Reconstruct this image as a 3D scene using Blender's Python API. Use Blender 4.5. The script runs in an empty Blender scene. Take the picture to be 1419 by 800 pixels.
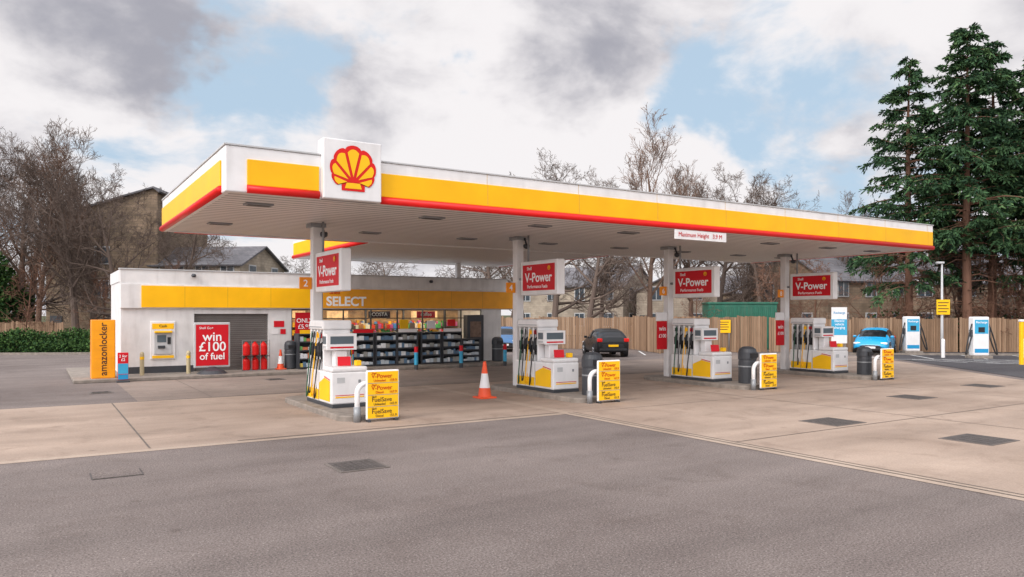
import bpy, bmesh, math, random
from mathutils import Vector, Matrix, Quaternion
random.seed(7)
scene=bpy.context.scene
R=math.radians
CAMH=2.25
FW=(0.5353,0.8446); RT=(0.8446,-0.5353)
def at(depth,lat):
    """site survey: distance ahead / distance right of the viewpoint -> site x,y"""
    return (depth*FW[0]+lat*RT[0], depth*FW[1]+lat*RT[1])

# ---------------------------------------------------------------- materials
def newmat(name):
    m=bpy.data.materials.new(name); m.use_nodes=True
    nt=m.node_tree; b=nt.nodes['Principled BSDF']
    return m,nt,b
def mat(name,col,rough=.6,metal=0,var=.12,scale=2.5,bump=0,bscale=40,emit=0,spec=.5,dirt=0):
    m,nt,b=newmat(name); N=nt.nodes; L=nt.links
    tc=N.new('ShaderNodeTexCoord'); no=N.new('ShaderNodeTexNoise')
    no.inputs['Scale'].default_value=scale; no.inputs['Detail'].default_value=4
    L.new(tc.outputs['Object'],no.inputs['Vector'])
    mr=N.new('ShaderNodeMapRange'); L.new(no.outputs[0],mr.inputs['Value'])
    mr.inputs['From Min'].default_value=.3; mr.inputs['From Max'].default_value=.7
    mr.inputs['To Min'].default_value=1-var; mr.inputs['To Max'].default_value=1+var*.4
    hs=N.new('ShaderNodeHueSaturation'); hs.inputs['Color'].default_value=(*col,1)
    L.new(mr.outputs[0],hs.inputs['Value'])
    out=hs.outputs[0]
    if dirt>0:
        n2=N.new('ShaderNodeTexNoise'); n2.inputs['Scale'].default_value=1.3; n2.inputs['Detail'].default_value=6
        mp=N.new('ShaderNodeMapping'); mp.inputs['Scale'].default_value=(2.5,2.5,.5)
        L.new(tc.outputs['Object'],mp.inputs[0]); L.new(mp.outputs[0],n2.inputs['Vector'])
        r2=N.new('ShaderNodeMapRange'); L.new(n2.outputs[0],r2.inputs['Value'])
        r2.inputs['From Min'].default_value=.5; r2.inputs['From Max'].default_value=.75; r2.inputs['To Max'].default_value=dirt
        mx=N.new('ShaderNodeMix'); mx.data_type='RGBA'; L.new(r2.outputs[0],mx.inputs[0]); L.new(out,mx.inputs[6])
        mx.inputs[7].default_value=(.16,.13,.10,1); out=mx.outputs[2]
    L.new(out,b.inputs['Base Color'])
    r3=N.new('ShaderNodeMapRange'); L.new(no.outputs[0],r3.inputs['Value'])
    r3.inputs['To Min'].default_value=max(0,rough-.1); r3.inputs['To Max'].default_value=min(1,rough+.1)
    L.new(r3.outputs[0],b.inputs['Roughness'])
    b.inputs['Metallic'].default_value=metal
    b.inputs['Specular IOR Level'].default_value=spec
    if bump>0:
        n3=N.new('ShaderNodeTexNoise'); n3.inputs['Scale'].default_value=bscale; n3.inputs['Detail'].default_value=3
        L.new(tc.outputs['Object'],n3.inputs['Vector'])
        bp=N.new('ShaderNodeBump'); bp.inputs['Strength'].default_value=bump; bp.inputs['Distance'].default_value=.02
        L.new(n3.outputs[0],bp.inputs['Height']); L.new(bp.outputs[0],b.inputs['Normal'])
    if emit>0:
        b.inputs['Emission Color'].default_value=(*col,1); b.inputs['Emission Strength'].default_value=emit
    return m
WHITE=mat('white_paint',(.80,.78,.77),.4,var=.08,dirt=.16)
WALLW=mat('white_wall',(.72,.70,.685),.7,var=.1,dirt=.22,bump=.1)
YEL=mat('yellow_panel',(.95,.49,.004),.4,var=.10,scale=1.2,spec=.3)
YELP=mat('yellow_print',(.95,.53,.008),.5,var=.05,spec=.3)
RED=mat('red_panel',(.72,.012,.010),.4,var=.08,spec=.3)
REDP=mat('red_print',(.62,.010,.02),.5,var=.06,spec=.25)
ORANGE=mat('orange_panel',(.9,.30,.01),.4,var=.06)
BLACK=mat('black_plastic',(.015,.015,.017),.45,var=.2)
RUBBER=mat('black_rubber',(.012,.012,.012),.7,var=.2)
DGREY=mat('dark_grey_plastic',(.045,.048,.055),.5,var=.2)
GREY=mat('grey_metal',(.30,.31,.32),.45,metal=.3,var=.15)
LGREY=mat('light_grey',(.5,.5,.5),.5,var=.12)
SHUT=mat('shutter_grey',(.14,.125,.115),.6,var=.15)
BLUE=mat('blue_print',(.01,.28,.55),.4,var=.08)
LBLUE=mat('light_blue_print',(.04,.37,.60),.4,var=.08)
GREEN=mat('green_container_paint',(.015,.13,.08),.5,var=.2,dirt=.2)
CONEO=mat('cone_orange',(.85,.09,.02),.5,var=.15,dirt=.2)
KERB=mat('kerb_concrete',(.27,.23,.195),.85,var=.3,scale=5,bump=.3,dirt=.5)
TEXTD=mat('dark_text',(.05,.025,.03),.6,spec=.2)
TEXTR=mat('red_text',(.55,.01,.01),.6,spec=.2)
TEXTW=mat('white_text',(.9,.9,.9),.6,var=.02)
SCREEN=mat('display_screen',(.09,.12,.14),.3)
STEEL=mat('steel',(.45,.45,.46),.3,metal=.8,var=.1)
SLOT=mat('dark_slot',(.07,.06,.05),.8)
LINEP=mat('road_paint',(.72,.72,.70),.7,var=.25,scale=8)
YLINE=mat('interior_light',(1,.85,.62),.5,emit=26)
MENU=mat('lit_menu_panel',(1,.66,.32),.5,emit=.45,var=.6,scale=5)
INT=mat('interior_wall',(.50,.33,.18),.7,var=.5,scale=3)
def glassmat(name,tint,fac):
    m,nt,b=newmat(name); N=nt.nodes; L=nt.links
    tr=N.new('ShaderNodeBsdfTransparent'); tr.inputs[0].default_value=(*tint,1)
    gl=N.new('ShaderNodeBsdfGlossy'); gl.inputs['Roughness'].default_value=.03
    fr=N.new('ShaderNodeFresnel'); fr.inputs[0].default_value=1.35
    ad=N.new('ShaderNodeMath'); ad.operation='ADD'; ad.inputs[1].default_value=fac; L.new(fr.outputs[0],ad.inputs[0])
    ms=N.new('ShaderNodeMixShader'); L.new(ad.outputs[0],ms.inputs[0]); L.new(tr.outputs[0],ms.inputs[1]); L.new(gl.outputs[0],ms.inputs[2])
    L.new(ms.outputs[0],N['Material Output'].inputs[0]); return m
GLASS=glassmat('shop_glass',(.85,.87,.88),.01)
CARGLASS=mat('car_glass',(.012,.014,.018),.08,var=.05)
HOUSEGLASS=mat('house_window_glass',(.06,.075,.09),.12,var=.3)

def ramp(N,L,src,stops):
    r=N.new('ShaderNodeValToRGB'); e=r.color_ramp.elements
    while len(e)<len(stops): e.new(.5)
    for i,(p,c) in enumerate(stops):
        e[i].position=p; e[i].color=(*c,1)
    L.new(src,r.inputs[0]); return r
def groundmat(name,c_dark,c_mid,c_light,grain=.35,stain=.5,stcol=(.05,.04,.035),rough=.85,gs=45,speck=0):
    m,nt,b=newmat(name); N=nt.nodes; L=nt.links
    tc=N.new('ShaderNodeTexCoord')
    def noise(s,d=6,r=.6,dist=0):
        n=N.new('ShaderNodeTexNoise'); n.inputs['Scale'].default_value=s; n.inputs['Detail'].default_value=d
        n.inputs['Roughness'].default_value=r; n.inputs['Distortion'].default_value=dist
        L.new(tc.outputs['Object'],n.inputs['Vector']); return n.outputs[0]
    big=noise(.22,8,.62,.4)
    r=ramp(N,L,big,[(.3,c_dark),(.5,c_mid),(.72,c_light)])
    g=noise(gs,3,.8)
    gm=N.new('ShaderNodeMapRange'); L.new(g,gm.inputs['Value']); gm.inputs['From Min'].default_value=.3; gm.inputs['From Max'].default_value=.7
    gm.inputs['To Min'].default_value=1-grain; gm.inputs['To Max'].default_value=1+grain
    hs=N.new('ShaderNodeHueSaturation'); L.new(r.outputs[0],hs.inputs['Color']); L.new(gm.outputs[0],hs.inputs['Value'])
    st=noise(.9,7,.65,1.0)
    sm=N.new('ShaderNodeMapRange'); L.new(st,sm.inputs['Value']); sm.inputs['From Min'].default_value=.52; sm.inputs['From Max'].default_value=.76
    sm.inputs['To Max'].default_value=stain
    mx=N.new('ShaderNodeMix'); mx.data_type='RGBA'; L.new(sm.outputs[0],mx.inputs[0]); L.new(hs.outputs[0],mx.inputs[6]); mx.inputs[7].default_value=(*stcol,1)
    out=mx.outputs[2]
    vo=N.new('ShaderNodeTexVoronoi'); vo.inputs['Scale'].default_value=1.1; L.new(tc.outputs['Object'],vo.inputs['Vector'])
    vm=N.new('ShaderNodeMapRange'); L.new(vo.outputs['Distance'],vm.inputs['Value']); vm.inputs['From Min'].default_value=.03; vm.inputs['From Max'].default_value=.10
    vm.inputs['To Min'].default_value=.45; vm.inputs['To Max'].default_value=0
    m2=N.new('ShaderNodeMix'); m2.data_type='RGBA'; L.new(vm.outputs[0],m2.inputs[0]); L.new(out,m2.inputs[6]); m2.inputs[7].default_value=(*stcol,1)
    out=m2.outputs[2]
    if speck>0:
        v2=N.new('ShaderNodeTexVoronoi'); v2.inputs['Scale'].default_value=38; L.new(tc.outputs['Object'],v2.inputs['Vector'])
        s2=N.new('ShaderNodeMapRange'); L.new(v2.outputs['Distance'],s2.inputs['Value']); s2.inputs['From Min'].default_value=.1; s2.inputs['From Max'].default_value=.3
        s2.inputs['To Min'].default_value=speck; s2.inputs['To Max'].default_value=0
        sc=N.new('ShaderNodeMath'); sc.operation='MULTIPLY'; L.new(s2.outputs[0],sc.inputs[0]); L.new(v2.outputs['Color'],sc.inputs[1])
        m3=N.new('ShaderNodeMix'); m3.data_type='RGBA'; L.new(sc.outputs[0],m3.inputs[0]); L.new(out,m3.inputs[6]); m3.inputs[7].default_value=(.50,.44,.40,1)
        out=m3.outputs[2]
    mp=N.new('ShaderNodeMapping'); mp.inputs['Scale'].default_value=(.12,1.1,1); L.new(tc.outputs['Object'],mp.inputs[0])
    wn=N.new('ShaderNodeTexNoise'); wn.inputs['Scale'].default_value=1.0; wn.inputs['Detail'].default_value=4; L.new(mp.outputs[0],wn.inputs['Vector'])
    wm=N.new('ShaderNodeMapRange'); L.new(wn.outputs[0],wm.inputs['Value']); wm.inputs['From Min'].default_value=.35; wm.inputs['From Max'].default_value=.7
    wm.inputs['To Min'].default_value=1.06; wm.inputs['To Max'].default_value=.82
    h2=N.new('ShaderNodeHueSaturation'); L.new(out,h2.inputs['Color']); L.new(wm.outputs[0],h2.inputs['Value'])
    L.new(h2.outputs[0],b.inputs['Base Color']); b.inputs['Roughness'].default_value=rough
    bp=N.new('ShaderNodeBump'); bp.inputs['Strength'].default_value=.45; bp.inputs['Distance'].default_value=.014
    L.new(g,bp.inputs['Height']); L.new(bp.outputs[0],b.inputs['Normal'])
    b.inputs['Specular IOR Level'].default_value=.2
    return m
TARMAC=groundmat('tarmac',(.145,.117,.107),(.182,.150,.137),(.225,.187,.171),grain=.7,stain=.45,stcol=(.09,.068,.058),speck=.8)
CONC=groundmat('concrete',(.29,.217,.170),(.37,.282,.224),(.45,.347,.279),grain=.14,stain=.55,stcol=(.17,.12,.09),gs=30)
CONCW=groundmat('worn_concrete',(.20,.16,.135),(.26,.205,.173),(.32,.257,.217),grain=.18,stain=.55,stcol=(.12,.09,.075),gs=30)
ROADM=groundmat('dark_road',(.06,.057,.062),(.078,.073,.078),(.10,.095,.098),grain=.4,stain=.3)
GRASS=groundmat('grass_field',(.05,.06,.02),(.07,.075,.03),(.10,.09,.05),grain=.4)

def brickmat(name,c1,c2,mortar,scale=1.0,bw=.5,bh=.22):
    m,nt,b=newmat(name); N=nt.nodes; L=nt.links
    tc=N.new('ShaderNodeTexCoord'); sx=N.new('ShaderNodeSeparateXYZ'); L.new(tc.outputs['Object'],sx.inputs[0])
    ad=N.new('ShaderNodeMath'); L.new(sx.outputs[0],ad.inputs[0]); L.new(sx.outputs[1],ad.inputs[1])
    cb=N.new('ShaderNodeCombineXYZ'); L.new(ad.outputs[0],cb.inputs[0]); L.new(sx.outputs[2],cb.inputs[1])
    br=N.new('ShaderNodeTexBrick'); br.inputs['Scale'].default_value=scale
    br.inputs['Color1'].default_value=(*c1,1); br.inputs['Color2'].default_value=(*c2,1); br.inputs['Mortar'].default_value=(*mortar,1)
    br.inputs['Brick Width'].default_value=bw; br.inputs['Row Height'].default_value=bh; br.inputs['Mortar Size'].default_value=.012
    L.new(cb.outputs[0],br.inputs['Vector'])
    no=N.new('ShaderNodeTexNoise'); no.inputs['Scale'].default_value=.8; no.inputs['Detail'].default_value=6; L.new(tc.outputs['Object'],no.inputs['Vector'])
    mr=N.new('ShaderNodeMapRange'); L.new(no.outputs[0],mr.inputs['Value']); mr.inputs['From Min'].default_value=.3; mr.inputs['From Max'].default_value=.7; mr.inputs['To Min'].default_value=.65; mr.inputs['To Max'].default_value=1.2
    hs=N.new('ShaderNodeHueSaturation'); L.new(br.outputs[0],hs.inputs['Color']); L.new(mr.outputs[0],hs.inputs['Value'])
    L.new(hs.outputs[0],b.inputs['Base Color']); b.inputs['Roughness'].default_value=.9
    return m
STONE=brickmat('brown_stone',(.28,.20,.135),(.20,.145,.095),(.15,.115,.09))
STONE2=brickmat('pale_stone',(.42,.35,.27),(.33,.27,.21),(.25,.22,.18))
SLATE=brickmat('roof_slate',(.17,.16,.17),(.13,.125,.135),(.09,.09,.095),bw=.35,bh=.25)
def soffitmat():
    m,nt,b=newmat('soffit_planks'); N=nt.nodes; L=nt.links
    tc=N.new('ShaderNodeTexCoord'); sx=N.new('ShaderNodeSeparateXYZ'); L.new(tc.outputs['Object'],sx.inputs[0])
    f=N.new('ShaderNodeMath'); f.operation='MULTIPLY'; f.inputs[1].default_value=1/.30; L.new(sx.outputs[1],f.inputs[0])
    fr=N.new('ShaderNodeMath'); fr.operation='FRACT'; L.new(f.outputs[0],fr.inputs[0])
    r=ramp(N,L,fr.outputs[0],[(0,(.24,.21,.20)),(.24,(.30,.27,.255)),(.30,(.72,.68,.655)),(.95,(.78,.74,.715))])
    no=N.new('ShaderNodeTexNoise'); no.inputs['Scale'].default_value=.5; no.inputs['Detail'].default_value=5; L.new(tc.outputs['Object'],no.inputs['Vector'])
    mr=N.new('ShaderNodeMapRange'); L.new(no.outputs[0],mr.inputs['Value']); mr.inputs['To Min'].default_value=.85; mr.inputs['To Max'].default_value=1.1
    hs=N.new('ShaderNodeHueSaturation'); L.new(r.outputs[0],hs.inputs['Color']); L.new(mr.outputs[0],hs.inputs['Value'])
    L.new(hs.outputs[0],b.inputs['Base Color']); b.inputs['Roughness'].default_value=.45
    return m
SOFFIT=soffitmat()
def woodmat():
    m,nt,b=newmat('fence_wood'); N=nt.nodes; L=nt.links
    g=N.new('ShaderNodeNewGeometry')
    r=ramp(N,L,g.outputs['Random Per Island'],[(0,(.21,.125,.072)),(.5,(.29,.18,.108)),(1,(.37,.24,.15))])
    tc=N.new('ShaderNodeTexCoord'); mp=N.new('ShaderNodeMapping'); mp.inputs['Scale'].default_value=(8,8,.8); L.new(tc.outputs['Object'],mp.inputs[0])
    no=N.new('ShaderNodeTexNoise'); no.inputs['Scale'].default_value=2; no.inputs['Detail'].default_value=5; L.new(mp.outputs[0],no.inputs['Vector'])
    mr=N.new('ShaderNodeMapRange'); L.new(no.outputs[0],mr.inputs['Value']); mr.inputs['To Min'].default_value=.6; mr.inputs['To Max'].default_value=1.3
    hs=N.new('ShaderNodeHueSaturation'); L.new(r.outputs[0],hs.inputs['Color']); L.new(mr.outputs[0],hs.inputs['Value'])
    L.new(hs.outputs[0],b.inputs['Base Color']); b.inputs['Roughness'].default_value=.85; return m
WOOD=woodmat()
def plain(name,col,rough=.8):
    m,nt,b=newmat(name); N=nt.nodes; L=nt.links
    g=N.new('ShaderNodeNewGeometry'); hs=N.new('ShaderNodeHueSaturation'); hs.inputs['Color'].default_value=(*col,1)
    mr=N.new('ShaderNodeMapRange'); L.new(g.outputs['Random Per Island'],mr.inputs['Value']); mr.inputs['To Min'].default_value=.65; mr.inputs['To Max'].default_value=1.35
    L.new(mr.outputs[0],hs.inputs['Value']); L.new(hs.outputs[0],b.inputs['Base Color']); b.inputs['Roughness'].default_value=rough; b.inputs['Specular IOR Level'].default_value=.2
    return m
BARK=plain('bark',(.125,.092,.075)); BARK2=plain('reddish_bark',(.17,.09,.06)); BARKO=plain('orange_brown_twigs',(.17,.105,.075))
LEAFD=plain('conifer_leaf_dark',(.020,.050,.024)); LEAFM=plain('conifer_leaf_mid',(.042,.092,.038)); LEAFL=plain('conifer_leaf_light',(.075,.135,.05))
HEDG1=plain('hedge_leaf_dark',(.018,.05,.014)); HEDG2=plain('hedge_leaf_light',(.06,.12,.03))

# ---------------------------------------------------------------- builders
def E(name,loc=(0,0,0),rz=0):
    e=bpy.data.objects.new(name,None); e.location=loc; e.rotation_euler=(0,0,rz); e.empty_display_size=.3
    scene.collection.objects.link(e); return e
def mk(parent,name,V,F,mats,fm=None,smooth=False,loc=None,rot=None):
    me=bpy.data.meshes.new(name); me.from_pydata([tuple(v) for v in V],[],F)
    if not isinstance(mats,(list,tuple)): mats=[mats]
    for m in mats: me.materials.append(m)
    if fm: me.polygons.foreach_set('material_index',fm)
    if smooth: me.polygons.foreach_set('use_smooth',[True]*len(me.polygons))
    me.update()
    o=bpy.data.objects.new(name,me); scene.collection.objects.link(o)
    if parent: o.parent=parent
    if loc: o.location=loc
    if rot: o.rotation_euler=rot
    return o
def boxgeo(V,F,x0,x1,y0,y1,z0,z1):
    n=len(V); V+= [(x0,y0,z0),(x1,y0,z0),(x1,y1,z0),(x0,y1,z0),(x0,y0,z1),(x1,y0,z1),(x1,y1,z1),(x0,y1,z1)]
    F+=[(n,n+3,n+2,n+1),(n+4,n+5,n+6,n+7),(n,n+1,n+5,n+4),(n+1,n+2,n+6,n+5),(n+2,n+3,n+7,n+6),(n+3,n,n+4,n+7)]
def box(parent,name,x0,x1,y0,y1,z0,z1,m,bev=0,rot=None,seg=2):
    V=[];F=[]
    c=((x0+x1)/2,(y0+y1)/2,(z0+z1)/2); hx,hy,hz=abs(x1-x0)/2,abs(y1-y0)/2,abs(z1-z0)/2
    boxgeo(V,F,-hx,hx,-hy,hy,-hz,hz)
    o=mk(parent,name,V,F,m,loc=c,rot=rot)
    if bev>0:
        b=o.modifiers.new('bevel','BEVEL'); b.width=bev; b.segments=seg
    return o
def boxes(parent,name,lst,mats,fm=None):
    V=[];F=[];M=[]
    for i,bx in enumerate(lst):
        boxgeo(V,F,*bx[:6]); M+= [bx[6] if len(bx)>6 else 0]*6
    return mk(parent,name,V,F,mats,M)
def tubegeo(V,F,pts,rad,seg,cap=False):
    n0=len(V); P=[Vector(p) for p in pts]; k=len(P)
    ref=None
    for i in range(k):
        t=(P[min(i+1,k-1)]-P[max(i-1,0)])
        if t.length<1e-6: t=Vector((0,0,1))
        t.normalize()
        if ref is None:
            ref=Vector((1,0,0)) if abs(t.x)<.8 else Vector((0,1,0))
        a=(ref-t*ref.dot(t)); 
        if a.length<1e-4: a=t.orthogonal()
        a.normalize(); ref=a; b=t.cross(a); r=rad[i] if hasattr(rad,'__len__') else rad
        for s in range(seg):
            an=2*math.pi*s/seg; V.append(tuple(P[i]+a*(math.cos(an)*r)+b*(math.sin(an)*r)))
    for i in range(k-1):
        for s in range(seg):
            s2=(s+1)%seg; F.append((n0+i*seg+s,n0+i*seg+s2,n0+(i+1)*seg+s2,n0+(i+1)*seg+s))
    if cap:
        F.append(tuple(n0+s for s in reversed(range(seg)))); F.append(tuple(n0+(k-1)*seg+s for s in range(seg)))
def tube(parent,name,pts,rad,m,seg=12,cap=True):
    V=[];F=[];tubegeo(V,F,pts,rad,seg,cap)
    return mk(parent,name,V,F,m,smooth=True)
def lathe(parent,name,prof,m,loc=(0,0,0),seg=24,fm=None,mats=None):
    V=[];F=[];M=[]
    for r,z in prof:
        for s in range(seg):
            a=2*math.pi*s/seg; V.append((r*math.cos(a),r*math.sin(a),z))
    for i in range(len(prof)-1):
        for s in range(seg):
            s2=(s+1)%seg; F.append((i*seg+s,i*seg+s2,(i+1)*seg+s2,(i+1)*seg+s)); M.append(fm[i] if fm else 0)
    F.append(tuple((len(prof)-1)*seg+s for s in range(seg))); M.append(fm[-1] if fm else 0)
    return mk(parent,name,V,F,mats or m,M,smooth=False,loc=loc)
def text(parent,name,s,size,loc,m,face='-y',align='CENTER',bold=.0,spin=0,sx=1):
    c=bpy.data.curves.new(name,'FONT'); c.body=s; c.size=size; c.align_x=align; c.align_y='CENTER'; c.extrude=.002; c.offset=bold*size
    c.materials.append(m); o=bpy.data.objects.new(name,c); scene.collection.objects.link(o)
    o.parent=parent; o.location=loc; o.scale=(sx,1,1)
    rz={'-y':0,'-x':-math.pi/2,'+x':math.pi/2,'+y':math.pi}[face]
    base=Matrix.Rotation(rz,3,'Z')@Matrix.Rotation(math.pi/2,3,'X')@Matrix.Rotation(spin,3,'Z')
    o.rotation_euler=base.to_euler(); return o
def sheet(name,poly,z,m,parent=None):
    return mk(parent,name,[(x,y,z) for x,y in poly],[tuple(range(len(poly)))],m)

# ---------------------------------------------------------------- ground
mk(None,'ground',[(-900,-900,-.02),(900,-900,-.02),(900,900,-.02),(-900,900,-.02)],[(0,1,2,3)],GRASS)
sheet('tarmac_forecourt',[(-70,-60),(90,-60),(90,60),(-70,60)],0,TARMAC)
conc=E('concrete_apron')
sheet('slab_front',[(-40,13.78),(10.0,13.78),(10.0,21.3),(-40,21.3)],.004,CONC,conc)
sheet('slab_side',[(10.32,-30),(24,-30),(26.5,8),(28.2,12.2),(34.8,20.6),(35.4,21.3),(10.32,21.3)],.004,CONC,conc)
sheet('slab_rear',[(2.2,21.36),(35.4,21.36),(37,23),(37,27.75),(2.2,27.75)],.004,CONCW,conc)
CHAN=groundmat('channel_concrete',(.33,.255,.20),(.41,.32,.255),(.48,.38,.305),grain=.15,stain=.4,stcol=(.2,.15,.12),gs=30)
dr=E('drainage_channel')
sheet('strip_front',[(-40,13.55),(10.0,13.55),(10.0,13.776),(-40,13.776)],.004,CHAN,dr)
sheet('slot_front',[(3.0,13.77),(10.0,13.77),(10.0,13.805),(3.0,13.805)],.012,SLOT,dr)
sheet('strip_side',[(10.004,-30),(10.316,-30),(10.316,21.3),(10.004,21.3)],.006,CHAN,dr)
sheet('slot_side',[(10.165,-30),(10.19,-30),(10.19,13.7),(10.165,13.7)],.012,SLOT,dr)
sheet('edge_joint',[(10.31,-30),(10.335,-30),(10.335,13.7),(10.31,13.7)],.012,SLOT,dr)
js=E('slab_joints')
J=[]
for x in (1.6,-4.4,-10.4,-16.4): J.append((x-.015,x+.015,13.81,21.3))
for x in (16.2,22.2): J.append((x-.012,x+.012,-20,21.3))
for y in (9.0,4.2,-1): J.append((10.34,25,y-.012,y+.012))
J.append((-40,35.4,21.3,21.35)); J.append((10.34,27.9,13.6,13.62)); J.append((2.2,36,24.5,24.52))
for x in (4,9,14,19,24,29,34): J.append((x-.012,x+.012,21.4,27.7))
V=[];F=[]
for x0,x1,y0,y1 in J:
    n=len(V); V+=[(x0,y0,.010),(x1,y0,.010),(x1,y1,.010),(x0,y1,.010)]; F.append((n,n+1,n+2,n+3))
mk(js,'joint_lines',V,F,mat('joint_sealant',(.15,.12,.10),.9,var=.3))
road=sheet('access_road',[(27.2,8.4),(60,-20),(75,-20),(75,24),(50,33),(36.2,21.5),(35.2,20.2),(28.9,12.3)],.014,ROADM)
mk_=E('road_markings')
def strip(p,q,w,z=.020,m=LINEP,par=mk_,name='line'):
    p=Vector((*p,0));q=Vector((*q,0));d=(q-p).normalized();s=Vector((-d.y,d.x,0))*w/2
    return mk(par,name,[p-s+Vector((0,0,z)),q-s+Vector((0,0,z)),q+s+Vector((0,0,z)),p+s+Vector((0,0,z))],[(0,1,2,3)],m)
strip(at(37,18.6),at(35.5,27),.12); strip(at(34,21.5),at(31.5,27),.12)
for i in range(7):
    strip(at(36.6-i*.35,19.5+i*1.3),at(34.3-i*.35,20.8+i*1.3),.12,name='hatch')
for i in range(5):
    strip(at(41.5-.2*i,16.5+i*2.6),at(37.2-.1*i,15.6+i*2.6),.10,name='bay_line')
for i in range(4):
    strip(at(45,2.2+i*2.7),at(40.5,2.0+i*2.6),.10,name='bay_line')
def kerb(name,pts,w=.15,h=.12):
    V=[];F=[]
    for i in range(len(pts)-1):
        p=Vector((*pts[i],0));q=Vector((*pts[i+1],0));d=(q-p).normalized();s=Vector((-d.y,d.x,0))*w/2
        n=len(V)
        for z in (0,h):
            V+=[p-s+Vector((0,0,z)),q-s+Vector((0,0,z)),q+s+Vector((0,0,z)),p+s+Vector((0,0,z))]
        F+=[(n+4,n+5,n+6,n+7),(n,n+1,n+5,n+4),(n+1,n+2,n+6,n+5),(n+2,n+3,n+7,n+6),(n+3,n,n+4,n+7)]
    return mk(None,name,V,F,KERB)
kerb('kerb',[at(41.5,15),at(40.6,23),at(39.5,34)])
kerb('kerb',[at(40.5,-33),at(41.5,-23),at(43.5,-22)])
def cover(x,y,w,d,frame,tile):
    e=E('drain_cover',(x,y,0)); box(e,'frame',-w/2,w/2,-d/2,d/2,.0,.014,frame)
    boxes(e,'lid',[(-w/2+.05,-.006,-d/2+.05,d/2-.05,.005,.020),(.006,w/2-.05,-d/2+.05,d/2-.05,.005,.020)],[tile])
    g=[]
    for i in range(7):
        for j in range(6):
            x0=-w/2+.09+i*(w-.2)/7; y0=-d/2+.09+j*(d-.2)/6; g.append((x0,x0+.05,y0,y0+.03,.0201,.025))
    boxes(e,'lid_studs',g,[tile])
CVR=mat('cast_iron_cover',(.085,.072,.066),.7,var=.3,scale=8,bump=.6,bscale=30)
CVF=mat('cover_frame',(.15,.125,.11),.8,var=.3)
for x,y,w,d in ((4.0,10.6,.75,.75),(13.96,9.6,1.0,.9),(14.2,6.85,1.0,.9),(19.9,11.3,.9,.9),(24.9,11.9,.9,.9),(1.55,24.3,.6,.6),(6.9,26,.6,.6)): cover(x,y,w,d,CVF,CVR)
e=E('utility_cover',(.95,11.85,0)); box(e,'rim',-.32,.32,-.25,.25,0,.010,CVR); box(e,'lid',-.30,.30,-.23,.23,0,.014,TARMAC)

# ---------------------------------------------------------------- canopy
can=E('station_canopy')
X0,X1,Y0,Y1=2.92,26.7,14.4,22.5; ZB,ZT=4.5,5.35
EX0,EX1,EY1=8.9,18.7,30.8
box(can,'soffit',X0+.05,X1-.05,Y0+.05,Y1-.05,ZB+.03,ZB+.08,SOFFIT)
box(can,'soffit_rear',EX0+.05,EX1-.05,Y1-.04,EY1-.05,ZB+.034,ZB+.084,SOFFIT)
box(can,'roof_deck',X0+.1,X1-.1,Y0+.1,Y1-.1,ZT-.25,ZT-.15,LGREY)
box(can,'roof_deck_rear',EX0+.1,EX1-.1,Y1-.1,EY1-.1,ZT-.35,ZT-.3,LGREY)
t=.12
box(can,'fascia_front',X0,X1,Y0,Y0+t,ZB,ZT,WHITE,.02)
box(can,'fascia_left',X0,X0+t,Y0+t+.003,Y1,ZB,ZT,WHITE,.02)
box(can,'fascia_right',X1-t,X1,Y0+t+.003,Y1,ZB,ZT,WHITE,.02)
box(can,'fascia_back',X0+t+.003,X1-t-.003,Y1-t,Y1,ZB,ZT,WHITE,.02)
box(can,'rear_fascia_left',EX0,EX0+t,Y1+.003,EY1,ZB,ZT-.15,WHITE,.02)
box(can,'rear_fascia_right',EX1-t,EX1,Y1+.003,EY1,ZB,ZT-.15,WHITE,.02)
box(can,'rear_fascia_back',EX0+t+.003,EX1-t-.003,EY1-t,EY1,ZB,ZT-.15,WHITE,.02)
def band(parent,axis,c,lo,hi,outward,zy0=ZB+.14,zy1=ZB+.62,name='band'):
    o1=.03*outward
    if axis=='x':
        box(parent,name+'_yellow',lo,hi,min(c,c+o1),max(c,c+o1),zy0,zy1,YEL,.01)
        tube(parent,name+'_red',[(lo,c+.02*outward,ZB+.065),(hi,c+.02*outward,ZB+.065)],.078,RED,12)
    else:
        box(parent,name+'_yellow',min(c,c+o1),max(c,c+o1),lo,hi,zy0,zy1,YEL,.01)
        tube(parent,name+'_red',[(c+.02*outward,lo,ZB+.065),(c+.02*outward,hi,ZB+.065)],.078,RED,12)
band(can,'x',Y0,3.30,4.66,-1,name='front_a'); band(can,'x',Y0,5.94,X1-.06,-1,name='front_b')
band(can,'y',X0,Y0+.35,Y1-.1,-1,name='left'); band(can,'y',X1,Y0+.35,Y1-.1,1,name='right'); band(can,'x',Y1,X0+.3,EX0-.1,1,name='back')
band(can,'y',EX0,Y1+.1,EY1-.1,-1,name='rear_left'); band(can,'y',EX1,Y1+.1,EY1-.1,1,name='rear_right')
sl=[]
for i in range(1,9):
    x=5.92+i*2.55
    if x<X1-.3: sl.append((x-.005,x+.005,Y0-.034,Y0-.02,ZB+.14,ZB+.62))
    sl.append((x-.004,x+.004,Y0-.003,Y0+.01,ZB+.62,ZT))
boxes(can,'fascia_seams',sl,[mat('seam',(.60,.35,.05),.6)])
boxes(can,'fascia_cap',[(X0-.02,X1+.02,Y0-.02,Y0+.14,ZT+.001,ZT+.03),(X0-.02,X0+.14,Y0+.141,Y1,ZT+.001,ZT+.03)],[LGREY])
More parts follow.
